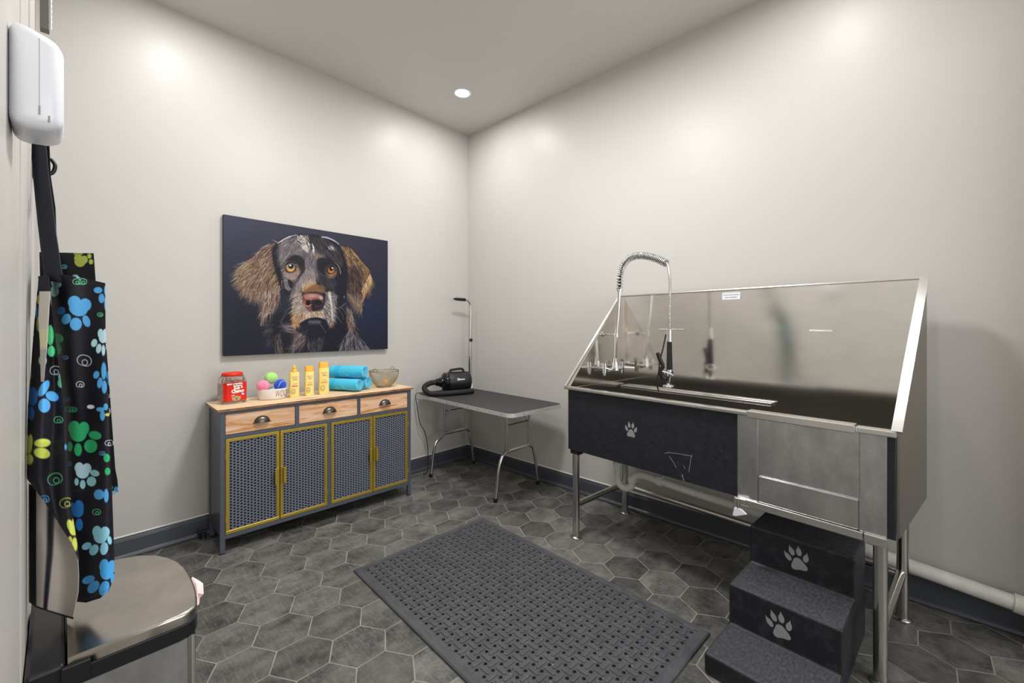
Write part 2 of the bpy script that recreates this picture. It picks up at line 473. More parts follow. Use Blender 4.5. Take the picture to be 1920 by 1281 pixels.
# pale vertical casing strips on the left wall
b = MB()
b.box(XW - 0.002, XW + 0.004, -1.62, -1.40, 0, 2.4, 0.0015); b.box(XW - 0.002, XW + 0.002, -1.95, -1.72, 0, 2.4, 0.001)
struct(b.build('trim_1', M['wall']), 'flat wall-coloured trim strips on the left wall')

# four recessed downlights: one in view, three shining from beyond the frame
def downlight(i, x, y, label):
    t = thing('recessed_downlight', label, 'ceiling light', (x, y, CEIL), 0, 'recessed downlights in the ceiling')
    MB().lathe([(0.078, -0.0005), (0.077, -0.004), (0.066, -0.006), (0.058, -0.004), (0.056, -0.0005)], n=40, close=False).build('trim_ring', M['white'], t)
    MB().lathe([(0.0565, -0.001), (0.055, -0.003), (0.03, -0.004), (0.001, -0.004)], n=40).build('lens', M['lens'], t)
downlight(0, *LAMPS[0], 'round recessed downlight near the far ceiling corner, lit white')
downlight(1, *LAMPS[1], 'round recessed downlight whose glow shows on the wall above the picture, at left')
downlight(2, *LAMPS[2], 'round recessed downlight above the right end of the steel tub')
downlight(3, *LAMPS[3], 'round recessed downlight above the doorway side of the room')
fl = thing('added_ceiling_lamp', 'round white flush ceiling lamp added as unseen fill above the middle of the room', 'ceiling light', (-1.44, -1.80, CEIL), 0)  # added lamp body out of frame, carries the overhead fill
MB().lathe([(0.215, -0.0005), (0.215, -0.030), (0.205, -0.040), (0.203, -0.0005)], n=48, close=False).build('lamp_rim', M['white'], fl)
MB().lathe([(0.203, -0.030), (0.18, -0.045), (0.10, -0.054), (0.001, -0.056)], n=48).build('diffuser', M['lens'], fl)

# ---------------------------------------------------------------- steel dog-washing tub (local x along its front, y towards the wall)
TUBO = (-0.623, -1.741, 0.0); TUBA = R(-95)
def tubw(u, v, z):
    c, s = math.cos(TUBA), math.sin(TUBA)
    return (TUBO[0] + c * u - s * v, TUBO[1] + s * u + c * v, z)
tub = thing('dog_bath_tub', 'long stainless steel dog washing tub with high splash back, on round steel legs', 'dog bath', TUBO, TUBA)
# basin
b = MB()
b.box(-0.045, 1.487, 0.0, 0.010, 0.552, 0.925); b.box(-0.045, -0.035, 0.010, 0.565, 0.552, 0.93); b.box(1.477, 1.487, 0.010, 0.565, 0.552, 0.93)
b.box(-0.035, 1.477, 0.010, 0.565, 0.552, 0.562)
b.build('basin', M['sheet'], tub)
# splash back, gently buckled sheet
b = MB(); nx, nz = 40, 24; vs = []; fs = []
for j in range(nz + 1):
    for i in range(nx + 1):
        u = -0.04 + 1.555 * i / nx; z = 0.56 + 0.972 * j / nz
        bow = 0.0055 * math.sin(PI * i / nx) * math.sin(PI * min(1, j / nz)) + 0.0035 * math.sin(2.0 * PI * i / nx + 0.6) * math.sin(PI * j / nz)
        vs.append((u, 0.566 + bow, z))
fs = [(j * (nx + 1) + i, j * (nx + 1) + i + 1, (j + 1) * (nx + 1) + i + 1, (j + 1) * (nx + 1) + i) for j in range(nz) for i in range(nx)]
b.add(vs, fs, True)
b.box(-0.045, 1.518, 0.576, 0.584, 0.552, 1.534)
b.build('splash_back', M['sheet'], tub)
MB().box(-0.045, 1.515, 0.556, 0.590, 1.526, 1.537, 0.003).build('top_rail', M['rimsteel'], tub)
# left end panel with its bright sloping edge
L = [(0.0, 0.925), (0.0, 0.943), (0.553, 1.528), (0.575, 1.528), (0.575, 0.925)]
MB().prism(L, -0.047, -0.040, 'x').build('end_panel', M['sheet'], tub)
def slope_edge(u0, u1, du, w, m):
    # bright folded edge running from the front rim up to the top of the splash back
    q = MB(); h = 0.008
    A = [(-0.030, 0.940), (0.560, 1.536)]
    d = Vector((A[1][0] - A[0][0], A[1][1] - A[0][1])).normalized(); n = (-d.y * h, d.x * h)
    vs = []
    for (v, z), off in ((A[0], 0), (A[1], du)):
        for uu in (u0 + off, u1 + off):
            vs += [(uu, v, z), (uu, v + n[0], z + n[1])]
    q.add(vs, [(0, 2, 3, 1), (4, 5, 7, 6), (0, 1, 5, 4), (2, 6, 7, 3), (0, 4, 6, 2), (1, 3, 7, 5)])
    return q.build('edge_trim', m, tub)
slope_edge(-0.060, -0.044, 0.0, 0, M['rimsteel'])
slope_edge(1.476, 1.506, 0.030, 0, M['rimsteel'])
# right end panel, reaching down over the basin end (leans out slightly towards the wall)
b = MB()
prof = [(0.0, 0.555), (0.0, 0.945), (0.555, 1.528), (0.58, 1.528), (0.58, 0.555)]
sk = lambda v: 0.030 * v / 0.575
vs = [(1.488 + sk(y), y, z) for y, z in prof] + [(1.496 + sk(y), y, z) for y, z in prof]
b.add(vs, [(4, 3, 2, 1, 0), (5, 6, 7, 8, 9)] + [(i, (i + 1) % 5, 5 + (i + 1) % 5, 5 + i) for i in range(5)])
b.build('end_panel', M['shadesteel'], tub)
# black front board with printed paw and chalky scuffs
b = MB()
b.box(-0.050, 1.487, -0.012, -0.001, 0.547, 0.924, 0.002)
fr = lambda a, z: (a, -0.0125, z)
paw(b, fr, 0.402, 0.750, 0.088, 1)
for pts in ([(0.60, 0.663), (0.62, 0.672), (0.68, 0.679), (0.745, 0.681)], [(0.742, 0.69), (0.735, 0.655), (0.727, 0.60)], [(0.625, 0.655), (0.65, 0.625), (0.662, 0.605)], [(0.70, 0.625), (0.71, 0.61)],
            [(0.69, 0.575), (0.705, 0.55)], [(0.695, 0.58), (0.70, 0.55)]):
    b.line(pts, 0.0022, fr, 2)
r3 = random.Random(3)
for _ in range(45):
    u, z = r3.uniform(0, 0.94), r3.uniform(0.56, 0.91); b.flat(ellipse(u, z, r3.uniform(.0006, .0016), r3.uniform(.0006, .0014), 0, 6), fr, 2)
b.build('front_panel', [M['blackpanel'], M['pawgrey'], M['scuff']], tub)
# stainless door bay at the right of the front
MB().box(0.955, 1.040, -0.024, -0.0125, 0.528, 0.922, 0.003).build('door_post', M['steelw'], tub)
MB().box(1.385, 1.464, -0.024, -0.0125, 0.528, 0.922, 0.003).build('door_post', M['steelw'], tub)
b = MB()
b.box(1.040, 1.385, -0.018, -0.0125, 0.555, 0.922)
b.build('door', M['steelw'], tub)
b = MB()
b.box(1.043, 1.383, -0.030, -0.0185, 0.556, 0.668, 0.003)
b.build('kick_plate', M['steelw'], tub)
b = MB()
b.box(0.945, 1.398, -0.036, -0.0245, 0.522, 0.553, 0.003); b.box(1.400, 1.466, -0.037, -0.0245, 0.518, 0.553, 0.003)
b.build('door_sill', M['rimsteel'], tub)
b = MB()
b.tube([(0.955, -0.043, 0.548), (1.0, -0.046, 0.551)], 0.006, 10); b.tube([(0.966, -0.043, 0.552), (0.966, -0.043, 0.508)], 0.0055, 10)
b.prism([(0.952, 0.508), (0.980, 0.508), (1.003, 0.492), (0.958, 0.470), (0.944, 0.470)], -0.049, -0.037, 'y', 0.002, mi=1)
b.build('latch', [M['tubesteel'], M['white']], tub)
# front rim
b = MB(); b.box(-0.066, 1.00, -0.036, 0.006, 0.923, 0.941, 0.004); b.build('front_rim', M['rimsteel'], tub)
b = MB(); b.box(1.00, 1.375, -0.043, 0.010, 0.916, 0.948, 0.004); b.build('rim_cover', M['rimsteel'], tub)
b = MB(); b.box(1.375, 1.490, -0.036, 0.006, 0.920, 0.943, 0.004); b.build('front_rim', M['rimsteel'], tub)
MB().box(-0.020, 0.930, 0.515, 0.560, 0.884, 0.902, 0.003).build('back_ledge', M['rimsteel'], tub)
for u0, u1 in ((0.245, 0.425), (1.092, 1.192)):
    q = MB(); q.tube([(u0, 0.556, 1.296), (u1, 0.556, 1.296)], 0.0042, 10); q.tube([(u0 + .004, 0.556, 1.296), (u0 + .004, 0.57, 1.296)], 0.003, 8); q.tube([(u1 - .004, 0.556, 1.296), (u1 - .004, 0.57, 1.296)], 0.003, 8)
    q.build('tether_bar', M['rimsteel'], tub)
# caution sticker
b = MB()
st = lambda y: (lambda a, z: (a, y, z))
b.prism(rrect(0.656, 0.757, 1.474, 1.516, 0.006), 0.560, 0.5625, 'y')
b.text('Caution: Do not leave', 0.0098, lambda x, y: (0.7065 + x, 0.5595, 1.502 + y), 1)
b.text('pets unattended.', 0.0098, lambda x, y: (0.7065 + x, 0.5595, 1.487 + y), 1)
b.build('caution_label', [M['white'], M['blk']], tub)
# legs, rails and feet
for u, v, top in ((0.0, 0.006, 0.525), (1.442, 0.008, 0.520), (0.008, 0.530, 0.556), (1.452, 0.528, 0.556)):
    q = MB(); q.cyl((u, v, 0.0), (u, v, top), 0.0215, 24)
    lg = q.build('leg', M['tubesteel'], tub)
    MB().lathe([(0.032, 0.0), (0.034, 0.004), (0.032, 0.008), (0.022, 0.012)], (u, v, 0.001), 24).build('foot_flange', M['tubesteel'], lg)
MB().box(-0.034, 0.030, -0.010, 0.040, 0.522, 0.549, 0.003).build('corner_block', M['blk'], tub)
for u in (0.002, 1.447): MB().cyl((u, 0.02, 0.208), (u, 0.515, 0.208), 0.0185, 18).build('side_rail', M['tubesteel'], tub)
MB().cyl((0.02, 0.530, 0.200), (1.44, 0.530, 0.200), 0.0175, 18).build('back_rail', M['tubesteel'], tub)

# ---------------------------------------------------------------- spring faucet on the left end of the tub
fa = thing('spray_faucet', 'chrome pre-rinse faucet with coiled spring arm on the left end of the tub', 'faucet', TUBO, TUBA)
b = MB()
for v in (0.275, 0.475):
    b.tube([(-0.038, v, 1.037), (-0.030, v, 1.037)], 0.024, 20); b.tube([(-0.03, v, 1.037), (0.03, v, 1.037)], 0.012, 14)
    b.tube([(0.022, v, 1.005), (0.022, v, 1.072)], 0.017, 18); b.tube([(0.022, v, 0.990), (0.022, v, 1.006)], 0.012, 14)
b.tube(spline([(0.022, 0.275, 1.033), (0.03, 0.33, 1.026), (0.034, 0.375, 1.032), (0.03, 0.42, 1.026), (0.022, 0.475, 1.033)], 6), 0.014, 14)
b.tube([(0.034, 0.375, 1.02), (0.034, 0.375, 1.075)], [0.024, 0.016], 18); b.tube([(0.034, 0.375, 1.075), (0.034, 0.375, 1.10)], 0.014, 6)
b.build('mixer_body', M['chrome'], fa)
for v, s in ((0.275, -1), (0.475, 1)):
    MB().tube([(0.03, v, 1.04), (0.10, v + 0.03 * s, 1.036)], [0.009, 0.006], 12).build('lever', M['chrome'], fa)
RZ = [(0.034, 0.375, 1.09), (0.045, 0.372, 1.25), (0.062, 0.368, 1.40), (0.076, 0.362, 1.565)]
MB().tube(RZ, 0.0095, 14).build('riser_pipe', M['chrome'], fa)
b = MB(); b.tube([(-0.04, 0.345, 1.262), (-0.03, 0.345, 1.262)], 0.019, 18); b.tube([(-0.03, 0.345, 1.262), (0.046, 0.370, 1.258)], 0.007, 12); b.tube([(0.046, 0.370, 1.244), (0.047, 0.370, 1.272)], 0.014, 14)
b.build('wall_bracket', M['chrome'], fa)
# spring: a helix wound about the arching hose, dense along the top
AR = spline([(0.076, 0.362, 1.560), (0.078, 0.362, 1.60), (0.083, 0.361, 1.66), (0.105, 0.358, 1.715), (0.155, 0.350, 1.755), (0.225, 0.338, 1.765), (0.30, 0.325, 1.752), (0.38, 0.312, 1.722), (0.44, 0.302, 1.690)], 26)
b = MB(); acc = 0.0; pts = []
for i in range(len(AR) - 1):
    p, q = AR[i], AR[i + 1]; t = (q - p).normalized(); up = Vector((0.3, 0.95, 0.05)); up = (up - t * up.dot(t)).normalized(); sd = t.cross(up)
    f = i / len(AR); turns = (2.0 if f < 0.27 else 0.78) * 0.01
    for k in range(10):
        c = p.lerp(q, k / 10); acc += (q - p).length / 10 / (0.021 if f < 0.24 else 0.0125)
        a = 2 * PI * acc; pts.append(c + (up * math.cos(a) + sd * math.sin(a)) * 0.0205)
b.tube(pts, 0.0036, 7); b.tube([(0.076, 0.362, 1.545), (0.077, 0.362, 1.565)], 0.019, 16); b.tube([AR[-2], AR[-1]], 0.021, 14)
b.build('spring', M['chrome'], fa)
MB().tube(AR, 0.0095, 12).build('inner_hose', M['blk'], fa)
HO = spline([AR[-2], (0.452, 0.301, 1.672), (0.463, 0.30, 1.60), (0.464, 0.30, 1.48), (0.462, 0.30, 1.36), (0.461, 0.30, 1.288)], 10)
b = MB(); pts = []; rr = []; acc = 0
for i in range(len(HO) - 1):
    L_ = (HO[i + 1] - HO[i]).length; n = max(1, int(L_ / 0.0019))
    for k in range(n):
        pts.append(HO[i].lerp(HO[i + 1], k / n)); acc += 1; rr.append(0.0088 if acc % 4 < 2 else 0.0072)
b.tube(pts, rr, 12); b.build('hose', M['tubesteel'], fa)
sv = MB(); sv2 = MB(); sv2.tube([(0.461, 0.30, 1.296), (0.461, 0.30, 1.232)], 0.0125, 18); sv2.tube([(0.461, 0.30, 1.236), (0.461, 0.30, 1.226)], 0.0155, 18)
sv.tube([(0.461, 0.30, 1.062), (0.461, 0.30, 1.045), (0.457, 0.296, 1.02), (0.456, 0.295, 0.975)], [0.020, 0.022, 0.016, 0.008], 18)
sv.lathe([(0.008, 0.016), (0.012, 0.010), (0.030, 0.006), (0.031, -0.002), (0.027, -0.006)], (0.456, 0.295, 0.964), 28)
svo = sv.build('spray_valve', M['chrome'], fa); sv2.build('hose_coupling', M['chrome'], svo)
MB().tube([(0.461, 0.30, 1.230), (0.461, 0.30, 1.15), (0.462, 0.30, 1.056)], [0.0135, 0.0155, 0.0175], 18).build('grip', M['softblk'], svo)
b = MB(); b.tube(spline([(0.447, 0.285, 1.270), (0.432, 0.275, 1.18), (0.418, 0.268, 1.115), (0.412, 0.265, 1.05), (0.400, 0.262, 0.985), (0.41, 0.27, 0.93)], 6), 0.0042, 8)
b.tube([(0.404, 0.266, 1.160), (0.424, 0.270, 1.105), (0.436, 0.278, 1.085)], [0.011, 0.013, 0.010], 12); b.tube([(0.436, 0.278, 1.085), (0.418, 0.272, 1.055), (0.430, 0.28, 1.01), (0.447, 0.287, 1.005)], [0.011, 0.014, 0.018, 0.012], 12)
b.build('squeeze_lever', M['blk'], svo)
b = MB(); b.tube([(0.456 + 0.030 * math.cos(a), 0.29 + 0.030 * math.sin(a), 1.040 - 0.012 * math.sin(a + 0.6)) for a in [2 * PI * k / 28 for k in range(28)]], 0.0032, 8, closed=True)
b.build('hold_ring', M['white'], svo)

# ---------------------------------------------------------------- PVC drain under the tub and along the wall
dr = thing('drain_pipe', 'white plastic drain pipe with trap under the tub, running along the wall', 'pipe', tubw(0.103, 0.3, 0.0))
def D(u, v, z):
    p = tubw(u, v, z); q = tubw(0.103, 0.3, 0); return (p[0] - q[0], p[1] - q[1], z)
def Wd(x, y, z):
    q = tubw(0.103, 0.3, 0); return (x - q[0], y - q[1], z)
b = MB(); b.tube([D(.103, .3, .551), D(.103, .3, .42)], 0.019, 18); b.build('tailpiece', M['pvc'], dr)
b = MB(); b.tube([D(.103, .3, .43), D(.103, .3, .34)] + [D(.103 + .055 - .055 * math.cos(a), .3, .335 - .055 * math.sin(a)) for a in [PI * k / 14 for k in range(1, 13)]] + [D(.216, .3, .345), D(.223, .3, .365), D(.245, .3, .385), D(.29, .3, .396), D(.34, .302, .392), D(.40, .305, .388)], 0.0225, 18)
b.build('trap', M['pvc'], dr)
b = MB(); b.tube([D(.39, .305, .388), D(.60, .32, .372), D(.90, .36, .348), D(1.03, .40, .335)], 0.0215, 18); b.tube([D(1.03, .40, .335), Wd(-0.09, -2.86, .25), Wd(-0.062, -2.95, .214)], [0.0215, 0.028, 0.033], 18); b.build('waste_arm', M['pvc'], dr)
b = MB(); b.tube([Wd(-0.062, -2.93, .218), Wd(-0.062, -3.17, .191), Wd(-0.062, -3.60, .149)], 0.0325, 22); b.build('wall_run', M['pvc'], dr)
b = MB(); b.tube([Wd(-0.062, -3.575, .152), Wd(-0.062, -3.74, .136)], 0.039, 22); b.build('coupling', M['pvc'], dr)
for p, q, r in ((D(.103, .3, .432), D(.103, .3, .405), .030), (D(.205, .3, .338), D(.228, .3, .364), .0305), (D(.385, .304, .389), D(.41, .306, .387), .031)):
    MB().tube([p, q], r, 12).build('slip_nut', M['pvc'], dr)

# ---------------------------------------------------------------- foam steps
ST = thing('dog_steps', 'black vinyl covered foam pet steps with grey paw prints, in front of the tub', 'steps', (-1.141, -2.687, 0.0), R(-94))
prof = [(0.0, 0.0), (0.0, 0.079), (0.242, 0.079), (0.242, 0.242), (0.488, 0.242), (0.488, 0.405), (0.72, 0.405), (0.72, 0.0)]
b = MB(); b.prism(prof, 0.0, 0.382, 'x', 0.009, 3)
f1 = lambda a, z: (a, 0.2415, z); f2 = lambda a, z: (a, 0.4875, z)
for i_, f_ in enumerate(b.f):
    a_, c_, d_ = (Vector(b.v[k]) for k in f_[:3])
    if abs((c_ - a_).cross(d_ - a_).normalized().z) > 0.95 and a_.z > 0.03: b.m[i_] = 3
b.mi = 1
paw(b, f1, 0.186, 0.163, 0.105, 1, 14); paw(b, f2, 0.186, 0.330, 0.105, 1, 14)
def wear(y, z, seed):
    q = random.Random(seed)
    x = 0.006
    while x < 0.372:
        l = q.uniform(0.01, 0.05); b.line([(x, 0), (min(0.374, x + l), 0)], q.uniform(0.0012, 0.0028), (lambda yy, zz: (lambda a, c: (a, yy + 0.0022 - 0.0004, zz - 0.0019 + c)))(y, z), 2); x += l + q.uniform(0, 0.006)
for y, z, k in ((0.0, 0.079, 1), (0.242, 0.242, 2), (0.488, 0.405, 3)): wear(y, z, k)
q = random.Random(9)
for _ in range(160):
    k = q.choice((0, 1, 2)); yy = (0.0, 0.242, 0.488)[k]; zz = (0.079, 0.242, 0.405)[k]
    x, y = q.uniform(0.02, 0.36), yy + 0.02 + abs(q.gauss(0.20, 0.07)) % 0.21
    b.flat(ellipse(x, y, q.uniform(.0006, .0035), q.uniform(.0005, .0011), q.uniform(-20, 20), 6), (lambda h: (lambda a, c: (a, c, h)))(zz + 0.0004), 2)
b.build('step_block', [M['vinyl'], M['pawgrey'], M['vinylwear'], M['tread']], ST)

# ---------------------------------------------------------------- sideboard (local x along its front, y towards the wall)
CO = (-2.190, -0.372, 0.0); CA = R(-2.1)
def cabw(u, v, z):
    c, s = math.cos(CA), math.sin(CA); return (CO[0] + c * u - s * v, CO[1] + s * u + c * v, z)
cab = thing('sideboard', 'slate grey metal sideboard with wooden top, three drawers and four perforated doors', 'sideboard', CO, CA)
CW, CDp = 1.247, 0.325
b = MB()
for x0 in (0.0, CW - 0.026):
    b.box(x0, x0 + 0.026, 0.0, 0.026, 0.006, 0.822, 0.002); b.box(x0, x0 + 0.026, CDp - 0.026, CDp, 0.006, 0.822, 0.002)
b.box(0.026, CW - 0.026, 0.0, 0.024, 0.084, 0.108, 0.001); b.box(0.026, CW - 0.026, 0.0, 0.024, 0.664, 0.684, 0.001); b.box(0.026, CW - 0.026, 0.0, 0.024, 0.806, 0.822, 0.001)
b.box(0.608, 0.630, 0.001, 0.024, 0.108, 0.664); b.box(0.405, 0.427, 0.001, 0.024, 0.684, 0.806); b.box(0.818, 0.838, 0.001, 0.024, 0.684, 0.806)
b.build('frame', M['slate'], cab)
b = MB(); b.box(0.003, 0.010, 0.026, CDp - 0.026, 0.100, 0.822); b.build('side_panel', M['slated'], cab)
b = MB(); b.box(CW - 0.010, CW - 0.003, 0.026, CDp - 0.026, 0.100, 0.822); b.build('side_panel', M['slated'], cab)
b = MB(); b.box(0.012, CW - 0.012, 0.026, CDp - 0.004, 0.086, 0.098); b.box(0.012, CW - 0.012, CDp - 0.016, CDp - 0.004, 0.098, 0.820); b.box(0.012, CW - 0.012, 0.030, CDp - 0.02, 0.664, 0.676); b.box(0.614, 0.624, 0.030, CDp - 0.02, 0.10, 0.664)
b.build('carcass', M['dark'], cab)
for x in (0.0, CW - 0.026):
    for y in (0.0, CDp - 0.026): MB().box(x + 0.001, x + 0.025, y + 0.001, y + 0.025, 0.0, 0.008).build('foot_cap', M['blk'], cab)
b = MB(); b.box(-0.016, CW + 0.016, -0.012, CDp + 0.012, 0.824, 0.840, 0.0015, 1)
top = b.build('wooden_top', [M['woodtop'], M['woodedge']], cab)
for p in top.data.polygons:
    if abs(p.normal.z) < 0.7: p.material_index = 1
for x0, x1 in ((0.028, 0.404), (0.429, 0.817), (0.840, CW - 0.028)):
    d = MB().box(x0, x1, 0.006, 0.022, 0.686, 0.804, 0.0015, 1).build('drawer', M['drawer'], cab)
    cx = (x0 + x1) / 2
    q = MB(); n = 18; vs = []; rows = 8
    # cup pull: quarter dome over an open underside
    for j in range(rows + 1):
        e = (PI / 2) * j / rows
        for i in range(n + 1):
            a = PI * i / n
            vs.append((cx + 0.043 * math.cos(a) * math.cos(e * 0.0 + 0) * (1 - 0.0 * e), 0.005 - 0.026 * math.sin(a) ** 0.8 * math.sin(e) if 0 < i < n else 0.005, 0.734 + 0.038 * math.sin(a) ** 0.9 * math.cos(e) if 0 < i < n else 0.734))
    q.add(vs, [(j * (n + 1) + i, j * (n + 1) + i + 1, (j + 1) * (n + 1) + i + 1, (j + 1) * (n + 1) + i) for j in range(rows) for i in range(n)], True)
    q.box(cx - 0.048, cx + 0.048, 0.003, 0.006, 0.730, 0.737, 0.001)
    q.build('cup_handle', M['pewter'], d)
def perforated(x0, x1, z0, z1, y, th):
    mb = MB(); nc = 14; nr = 30
    pw = (x1 - x0) / nc; ph = (z1 - z0) / nr; r = 0.0053
    for c in range(nc):
        odd = c % 2
        cells = [(z0 + ph * (j - 0.5 * odd), z0 + ph * (j + 1 - 0.5 * odd)) for j in range(nr + odd)]
        xa, xb = x0 + c * pw, x0 + (c + 1) * pw; xm = (xa + xb) / 2
        for za, zb in cells:
            half = za < z0 - 1e-6 or zb > z1 + 1e-6
            za2, zb2 = max(za, z0), min(zb, z1); zm = (za + zb) / 2
            if half:
                mb.add([(xa, y, za2), (xb, y, za2), (xb, y, zb2), (xa, y, zb2)], [(0, 1, 2, 3)]); continue
            sq = [(xa, za2), (xm, za2), (xb, za2), (xb, zm), (xb, zb2), (xm, zb2), (xa, zb2), (xa, zm)]
            an = [225, 270, 315, 0, 45, 90, 135, 180]
            ho = [(xm + r * 1.12 * math.cos(R(t)), zm + r * math.sin(R(t))) for t in an]
            vs = [(p[0], y, p[1]) for p in sq] + [(p[0], y, p[1]) for p in ho] + [(p[0], y + th, p[1]) for p in ho]
            mb.add(vs, [(i, (i + 1) % 8, 8 + (i + 1) % 8, 8 + i) for i in range(8)] + [(8 + i, 8 + (i + 1) % 8, 16 + (i + 1) % 8, 16 + i) for i in range(8)])
    return mb
for x0, x1, hinge in ((0.028, 0.312, 0), (0.316, 0.606, 1), (0.632, 0.930, 0), (0.934, CW - 0.028, 1)):
    z0, z1 = 0.110, 0.662
    q = MB(); fw = 0.018
    q.box(x0, x1, -0.001, 0.014, z1 - fw, z1, 0.0012, 1); q.box(x0, x1, -0.001, 0.014, z0, z0 + fw, 0.0012, 1)
    q.box(x0, x0 + fw, -0.001, 0.014, z0 + fw, z1 - fw, 0.0012, 1); q.box(x1 - fw, x1, -0.001, 0.014, z0 + fw, z1 - fw, 0.0012, 1)
    d = q.build('door', M['gold'], cab)
    perforated(x0 + fw, x1 - fw, z0 + fw, z1 - fw, 0.006, 0.002).build('perforated_panel', M['mesh'], d)
    hx = x0 + 0.0 if hinge else x1
    s = 1 if hinge else -1
    q = MB(); a, c = sorted((hx + s * 0.003, hx + s * 0.016)); q.box(a, c, -0.004, -0.001, 0.335, 0.435, 0.0008, 1)
    a, c = sorted((hx + s * 0.014, hx + s * 0.018)); q.box(a, c, -0.020, -0.001, 0.335, 0.435, 0.0008, 1)
    a, c = sorted((hx + s * 0.014, hx + s * 0.030)); q.box(a, c, -0.022, -0.018, 0.335, 0.435, 0.0008, 1)
    q.build('pull_tab', M['gold'], d)
    ex = x1 + 0.001 if hinge else x0 - 0.001
    for zz in (0.20, 0.56):
        q = MB(); q.tube([(ex, -0.003, zz - 0.016), (ex, -0.003, zz + 0.016)], 0.0032, 8); q.build('hinge', M['gold'], d)

# ---------------------------------------------------------------- things on the sideboard
ZT = 0.8405
M['jarplastic'] = mat('clear_jar_plastic', rgb(236, 232, 226), 0.08, trans=0.9, ior=1.3)
M['red'] = mat('red_label', rgb(214, 30, 16), 0.4)
M['redlid'] = mat('red_lid', rgb(226, 48, 22), 0.32)
M['labelwhite'] = mat('label_white', rgb(240, 238, 232), 0.45)
M['labelblue'] = mat('label_blue', rgb(60, 70, 150), 0.45)
M['labeltan'] = mat('label_tan', rgb(176, 160, 112), 0.5)
M['treat'] = mat('brown_treats', rgb(176, 104, 62), 0.7, noise=0.5, nscale=(60, 60, 60), col2=rgb(226, 156, 104))
M['greypanel'] = mat('label_side', rgb(150, 120, 108), 0.5, noise=0.5, nscale=(40, 40, 220), col2=rgb(196, 178, 168))
def octo(hx, hy, c): return [(-hx + c, -hy), (hx - c, -hy), (hx, -hy + c), (hx, hy - c), (hx - c, hy), (-hx + c, hy), (-hx, hy - c), (-hx, -hy + c)]
jl = cabw(0.10, 0.200, ZT)
jar = thing('treat_jar', 'clear jar of dog treats with red lid and red label, left end of sideboard', 'jar', jl, R(10))
q = MB()
lo = octo(0.066, 0.052, 0.015)
secs = [(0.0, 0.97), (0.006, 1.0), (0.140, 1.0), (0.152, 0.96), (0.160, 0.84), (0.170, 0.82)]
vs = [(x * k, y * k, z + 0.001) for z, k in secs for x, y in lo]
fs = [(i * 8 + k, i * 8 + (k + 1) % 8, (i + 1) * 8 + (k + 1) % 8, (i + 1) * 8 + k) for i in range(len(secs) - 1) for k in range(8)] + [tuple(range(7, -1, -1))]
q.add(vs, fs); q.build('jar_body', M['jarplastic'], jar)
q = MB(); r4 = random.Random(4)
for k in range(70):
    z = 0.012 + 0.13 * (k // 10) / 6.5; x, y = r4.uniform(-0.046, 0.046), r4.uniform(-0.033, 0.033)
    q.T = Matrix.Translation((x, y, z)) @ Matrix.Rotation(r4.uniform(0, 6), 4, 'Z') @ Matrix.Rotation(r4.uniform(-.6, .6), 4, 'X')
    q.box(-0.016, 0.016, -0.008, 0.008, -0.006, 0.006, 0.003, 1)
q.T = None
tr = q.build('treats', M['treat'], jar); tr['kind'] = 'stuff'
q = MB()
lf = lambda dy: (lambda a, z: (a, -0.0522 - dy, z))
q.add([lf(0.0004)(-0.052, 0.018), lf(0.0004)(0.052, 0.018), lf(0.0004)(0.052, 0.130), lf(0.0004)(-0.052, 0.130)], [(0, 1, 2, 3)])
q.add([(0.0515, -0.0527, 0.018), (0.0667, -0.0375, 0.018), (0.0667, -0.0375, 0.130), (0.0515, -0.0527, 0.130)], [(0, 1, 2, 3)])
q.add([(-0.0515, -0.0527, 0.018), (-0.0667, -0.0375, 0.018), (-0.0667, -0.0375, 0.130), (-0.0515, -0.0527, 0.130)], [(3, 2, 1, 0)], mi=0)
q.add([(-0.0668, -0.0375, 0.018), (-0.0668, 0.0375, 0.018), (-0.0668, 0.0375, 0.126), (-0.0668, -0.0375, 0.126)], [(3, 2, 1, 0)], mi=5)
q.flat([(-0.016, 0.104), (0.034, 0.106), (0.034, 0.126), (-0.016, 0.124)], lf(0.0012), 1)
q.text('MILK-BONE', 0.0105, lambda x, y: lf(0.0018)(0.009 + x, 0.115 + y), 3, weight=0.0004, sx=0.82)
q.text('Soft &', 0.021, lambda x, y: lf(0.0014)(0.012 + x, 0.094 + y), 1, weight=0.0012)
q.text('Chewy', 0.025, lambda x, y: lf(0.0014)(0.008 + x, 0.076 + y), 1, weight=0.0014)
q.flat([(-0.052, 0.117), (-0.022, 0.119), (-0.022, 0.125), (-0.052, 0.125)], lf(0.0012), 1)
q.flat(ellipse(0.037, 0.058, 0.0115, 0.0085, 0), lf(0.0012), 2); q.flat(ellipse(0.037, 0.0545, 0.009, 0.004, 0), lf(0.0016), 1)
q.flat([(-0.030, 0.060), (-0.010, 0.066), (0.014, 0.068), (0.014, 0.063), (-0.010, 0.060)], lf(0.0012), 5); q.flat([(-0.028, 0.048), (-0.010, 0.050), (-0.010, 0.053), (-0.028, 0.052)], lf(0.0012), 1)
q.flat([(-0.018, 0.018), (-0.016, 0.038), (-0.008, 0.048), (0.010, 0.048), (0.018, 0.038), (0.020, 0.018)], lf(0.0012), 4)
for x in (-0.020, 0.020): q.flat(ellipse(x, 0.034, 0.005, 0.011, -12 if x > 0 else 12), lf(0.0014), 4)
for x in (-0.005, 0.007): q.flat(ellipse(x, 0.037, 0.002, 0.0025), lf(0.0018), 3)
q.flat(ellipse(0.001, 0.028, 0.005, 0.0035), lf(0.0018), 3)
q.build('label', [M['red'], M['labelwhite'], M['labelblue'], M['blk'], M['labeltan'], M['greypanel']], jar)
